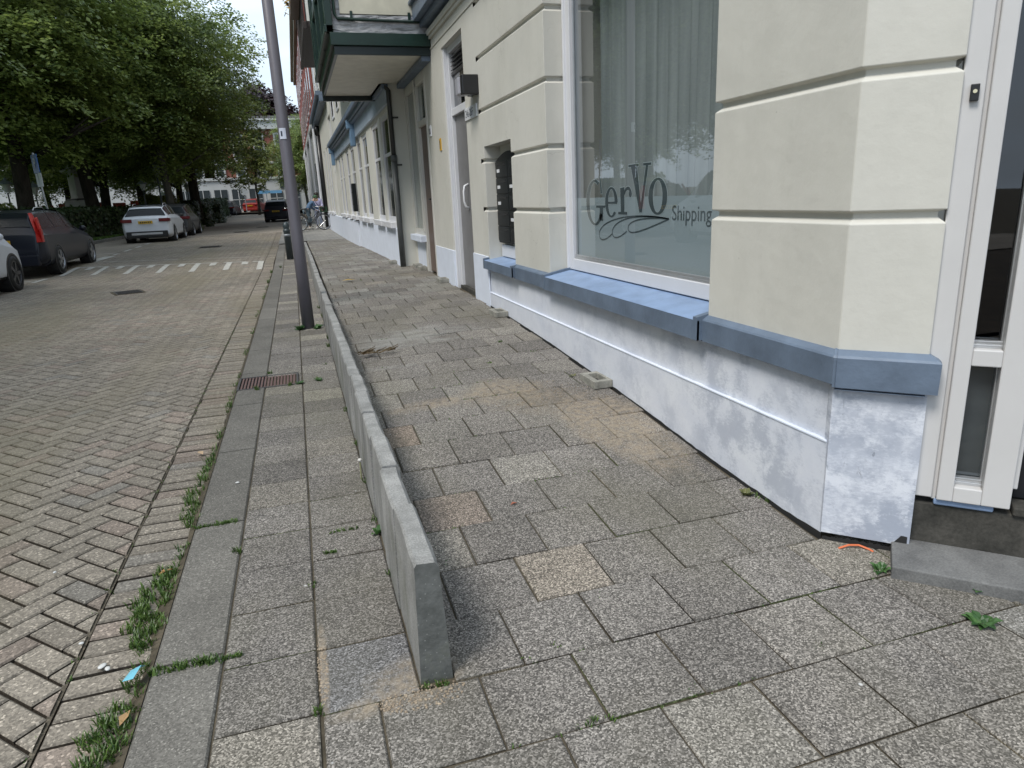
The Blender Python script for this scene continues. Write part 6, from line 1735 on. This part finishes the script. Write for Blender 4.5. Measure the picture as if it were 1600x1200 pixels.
def tone_mesh(name, vs, fs, ts, mat, parent=None):
    me = bpy.data.meshes.new(name); me.from_pydata(vs, [], fs); me.materials.append(mat)
    at = me.color_attributes.new('tone', 'FLOAT_COLOR', 'CORNER'); d = []
    for f, t_ in zip(fs, ts): d += [t_, t_, t_, 1] * len(f)
    at.data.foreach_set('color', d); o = bpy.data.objects.new(name, me); C.objects.link(o)
    if parent: o.parent = parent
    return o
def dens(y):
    return max(0, lerp([(.6, .7), (1.6, 1.0), (1.9, 1.0), (2.15, .6), (2.4, 1.0), (2.75, .8), (3.0, .15), (3.3, .7), (3.9, .55), (4.3, .1), (5, .2), (8, .12), (14, .1)], y) + .5 * mnoise.noise((y * 2.2, 4, 0)))
g = MB(); sp_ = []
yy = .3
while yy < 14:
    d_ = max(0, dens(yy)); sp_.append((yy, .012 + .060 * d_ * (.6 + .6 * abs(mnoise.noise((yy * 14, 0, 9))))))
    yy += .02
for (a, wa), (b_, wb) in zip(sp_, sp_[1:]):
    za, zb_ = hr(-.6, a), hr(-.6, b_)
    g.quad((-.606 - wa, a, za - .008), (-.600, a, za + .012), (-.600, b_, zb_ + .012), (-.606 - wb, b_, zb_ - .008))
o = g.build('gutter_soil', SOIL); tag(o, 'dark soil and moss washed up along the kerb in the gutter', 'soil', kind='stuff')
vs, fs, ts = [], [], []
y = .7
while y < 15:
    step = .012 if y < 5 else .05
    if rng.random() < dens(y):
        wdt = .015 + .12 * max(0, dens(y) - .35)
        blades(vs, fs, ts, -.615 - rng.random() * wdt * 1.2, y, hr(-.62, y) - .01, (24 if dens(y) > .75 else 10) if y < 5 else 8, .044 if y < 4 else .05, .024)
    y += step
for k in range(70):      # along the line between gutter and herringbone
    y = rng.uniform(.8, 9); blades(vs, fs, ts, -.862 + rng.gauss(0, .006), y, hr(-.86, y) - .012, 7, .016, .02)
for y0, x0, x1 in ((2.05, -.60, -.39), (3.08, -.60, -.42)):
    for k in range(60): blades(vs, fs, ts, rng.uniform(x0, x1), y0 + rng.gauss(0, .008), -.004, 4, .03 if y0 < 2.5 else .018, .008)
for y0, x0, x1 in ((2.05, -.39, -.33), (2.80, -.02, .10), (2.62, -.05, .0)):
    for k in range(22): blades(vs, fs, ts, rng.uniform(x0, x1), y0 + rng.gauss(0, .004), -.004, 3, .018, .006)
for (x, y, n, h) in ((-.395, 2.78, 30, .035), (-.105, 1.70, 30, .025), (-.10, 2.40, 14, .02), (.19, 2.36, 18, .03), (.18, 2.85, 14, .03), (.25, 1.69, 30, .022), (.20, 1.71, 20, .018), (.515, 1.72, 8, .012), (.62, 1.735, 14, .016), (.60, 1.40, 22, .022), (.66, 1.40, 16, .018), (.92, 1.42, 12, .015), (.86, 1.94, 10, .012), (1.38, 1.45, 12, .012), (1.86, 2.32, 26, .03), (1.84, 2.36, 14, .025), (.19, 3.3, 20, .05), (.19, 3.9, 16, .05), (.18, 4.6, 22, .05), (.19, 7.3, 30, .06), (.17, 6.9, 30, .06), (.19, 8.8, 40, .08), (.17, 9.6, 30, .06), (.10, 6.1, 14, .03), (.02, 5.6, 14, .03), (-.2, 5.5, 20, .04), (-.44, 5.48, 30, .045), (-.36, 5.98, 20, .04), (-.62, 5.1, 20, .05), (-.62, 13.5, 40, .1), (-.62, 15.5, 40, .08), (-.45, 16.6, 40, .08), (1.5, 5.3, 20, .02), (1.25, 4.75, 20, .015), (1.65, 4.9, 14, .02), (.78, 9.8, 10, .02)):
    z = (hp(y) if x > .28 else hl(y)) - .006
    blades(vs, fs, ts, x, y, z, n, h, .02)
for k in range(420):     # moss lines in the joints
    y = rng.choice([1.397 + P0 * j for j in range(-1, 16)]); x = rng.uniform(-.09, 2.2); 
    if mnoise.noise((x * 1.6, y * 1.6, 7)) < .12: continue
    if y > 1.8 and x > 1.83 or (y > 1.75 and x < .3): continue
    blades(vs, fs, ts, x, y, hp(y) - .008, 4, .010, .012, .8)
o = tone_mesh('grass', vs, fs, ts, GR); tag(o, 'grass and moss growing along the kerb, gutter and slab joints', 'grass', kind='stuff')

def weed(label, x, y, z, n, size, up=.6, mat=WEED):
    t = thing('weed', label, 'weed', (x, y, z))
    vs, fs, ts = [], [], []
    g = MB()
    for k in range(n):
        a = 6.283 * k / n + rng.uniform(-.3, .3); L = size * rng.uniform(.6, 1.1); e = rng.uniform(.2, up)
        d = Vector((math.cos(a), math.sin(a), e)).normalized(); s_ = Vector((-math.sin(a), math.cos(a), 0)); b = d * L * .25; w_ = L * .24; tn = rng.random(); i = len(vs)
        nn = d.cross(s_) * -.1 * L
        vs += [tuple(b * .2), tuple(b + s_ * w_ + nn), tuple(d * L * .65 + s_ * w_ * .9), tuple(d * L - Vector((0, 0, L * .2))), tuple(d * L * .65 - s_ * w_ * .9), tuple(b - s_ * w_ + nn), tuple(d * L * .5 - Vector((0, 0, .06 * L)))]
        fs += [(i, i + 1, i + 6, i + 5), (i + 1, i + 2, i + 6), (i + 2, i + 3, i + 6), (i + 3, i + 4, i + 6), (i + 4, i + 5, i + 6)]; ts += [tn] * 5
        g.tube([(0, 0, -.005), tuple(b)], .0012, 4)
    tone_mesh('leaves', vs, fs, ts, mat, t); g.build('stems', WEED if False else simple('green_stem', (.07, .12, .04), .6), t)
weed('broad leafed green weed in a slab joint in front of the doorstep', 1.93, 1.36, .0, 11, .062, .7)
weed('straggling weed in the gap between the plinth block and the doorstep', 1.88, 1.72, .0, 14, .05, 1.6)
weed('small rosette weed just right of the retaining wall end', .405, 2.33, .012, 9, .032, .9)
weed('small weed clump beside the lower end of the ramp by the white plinth', 1.80, 2.40, .02, 12, .05, 1.2, MOSS)
weed('dense weed clump at the left of the lamp post foot', -.10, 8.02, .0, 16, .10, 1.4)
weed('weed clump at the right of the lamp post foot', .10, 8.0, .0, 14, .09, 1.4)
weed('weed growing beside the first air vent box in sandy paving', 1.70, 4.22, .15, 8, .04, .8, MOSS)
weed('tiny weed sprouting from the doorstep front, left one', 2.06, 1.488, .012, 5, .022, .8)
weed('tiny weed sprouting from the doorstep front, right one', 2.17, 1.38, .012, 6, .026, .8)
weed('leafy weed at the corner of the gully grate', -.12, 5.52, .0, 9, .05, 1.0)
weed('weed clump on the slabs right of the gully grate', .03, 5.55, .0, 9, .055, 1.0)
weed('green weed rooted under the mid part of the retaining wall', .178, 2.72, .0, 7, .05, 1.2)

# litter and small finds
g = MB()
g.quad((-.02, -.015, .01), (.015, -.03, .022), (.03, .02, .03), (-.005, .03, .012)); g.quad((-.005, .03, .012), (.03, .02, .03), (.035, .045, .008), (.01, .05, .006))
o = g.build('wrapper', simple('light_blue_paper', (.18, .50, .62), .5), None); o.location = (-.645, 2.03, .012); tag(o, 'crumpled light blue wrapper lying in the gutter grass', 'litter')
def dead_leaf(label, x, y, z, c, sz, rz, nm='fallen_leaf', cat='leaf'):
    g = MB(); g.quad((-sz, 0, .002), (-.2 * sz, -.45 * sz, .012), (sz, 0, .004), (-.1 * sz, .5 * sz, .010)); o = g.build(nm, simple('tone_%g_%g' % (c[0], c[2]), c, .6), None); o.location = (x, y, z); o.rotation_euler = (0, 0, rz); return tag(o, label, cat)
dead_leaf('curled orange brown leaf on the gutter bricks', -.66, 2.72, -.006, (.35, .18, .06), .03, .5)
dead_leaf('tan fallen leaf on the gutter lower down by the grass', -.63, 1.87, .0, (.4, .25, .12), .03, 1.3)
dead_leaf('yellow leaf or peel on the raised pavement near the lamp post', .62, 9.85, hp(9.85) + .004, (.55, .36, .05), .10, .1)
dead_leaf('pale leaf scrap on the gutter by the kerb', -.70, 4.15, -.01, (.45, .32, .2), .035, 2.1)
dead_leaf('small red brown leaf on the slabs right of the wall', .78, 2.67, .045, (.35, .12, .07), .018, .2)
for i, (x, y, z, s_) in enumerate([(-.86, 2.33, -.012, .009), (-.76, 2.17, -.012, .016), (-.74, 2.15, -.012, .012), (-.45, 3.55, .004, .012), (-1.1, 2.9, -.01, .008)]):
    g = MB(); g.ball((0, 0, .002), s_, s_ * .7, .004, 8, 5); o = g.build('pebble', simple('white_fleck', (.6, .6, .58), .6), None, smooth=True); o.location = (x, y, z); o.rotation_euler = (0, 0, i)
    tag(o, ['tiny white fleck on the joint line of the road edge', 'largest white fleck on the gutter bricks', 'white fleck right beside the largest one', 'white fleck on the kerbstone beside the gutter', 'lone white fleck out on the herringbone bricks'][i], 'fleck')
tw = thing('twig_debris', 'dead leaves and twigs heaped against the right side of the retaining wall', 'debris', (.42, 5.35, hp(5.35)))
g = MB()
for k in range(18): a = rng.uniform(-.5, .5); x0 = rng.uniform(-.1, .18); y0 = rng.uniform(-.06, .06); g.tube([(x0, y0, .01), (x0 + .08 * math.cos(a), y0 + .08 * math.sin(a), .02 + rng.random() * .03)], .003, 4)
g.build('twigs', simple('dead_twig', (.10, .07, .035), .8), tw)
g = MB()
for k in range(14): x0 = rng.uniform(-.1, .2); y0 = rng.uniform(-.05, .05); g.quad((x0, y0, .01), (x0 + .03, y0 - .01, .03), (x0 + .05, y0 + .01, .015), (x0 + .02, y0 + .02, .02))
g.build('dead_leaves', simple('dead_leaf', (.16, .11, .05), .8), tw)
st = MB(); st.tube([(0, 0, .006), (.05, -.012, .020), (.10, -.03, .018), (.13, -.07, .008), (.135, -.09, .004)], .0055, 6)
o = st.build('strap', simple('orange_tape', (.65, .16, .06), .5), None); o.location = (1.855, 1.895, 0); o.scale = (.75, .75, .75); tag(o, 'short orange strap lying at the foot of the white corner block', 'strap')
sn = thing('mushroom', 'small white capped stalk growing beside the retaining wall', 'mushroom', (.165, 3.35, 0))
g = MB(); g.tube([(0, 0, 0), (.003, 0, .10)], .004, 6); g.build('stalk', simple('pale_stalk', (.3, .3, .16), .6), sn); g = MB(); g.ball((.003, 0, .105), .012, .012, .009); g.build('cap', simple('white_cap', (.6, .58, .54), .6), sn, smooth=True)
# sand spill with real thickness is thin; a few loose grains and clods
g = MB()
for k in range(900):
    a = rng.uniform(0, 6.28); q = math.sqrt(rng.random()); cx_, cy_, ax, ay = rng.choice([(1.6, 3.4, .24, .7), (1.3, 4.0, .35, .25), (.18, 1.66, .14, .05), (-.085, 1.9, .015, .2)])
    x, y = cx_ + ax * q * math.cos(a), cy_ + ay * q * math.sin(a); z = hp(y) if x > .2 else 0; s_ = rng.uniform(.0015, .005)
    if x > 1.84: continue
    g.ball((x, y, z), s_, s_, s_ * .7, 5, 3)
o = g.build('sand_grains', m_plain('sand', (.22, .17, .12), (.38, .31, .23), 30), None); tag(o, 'loose sand grains scattered over the ramp paving', 'sand', kind='stuff')
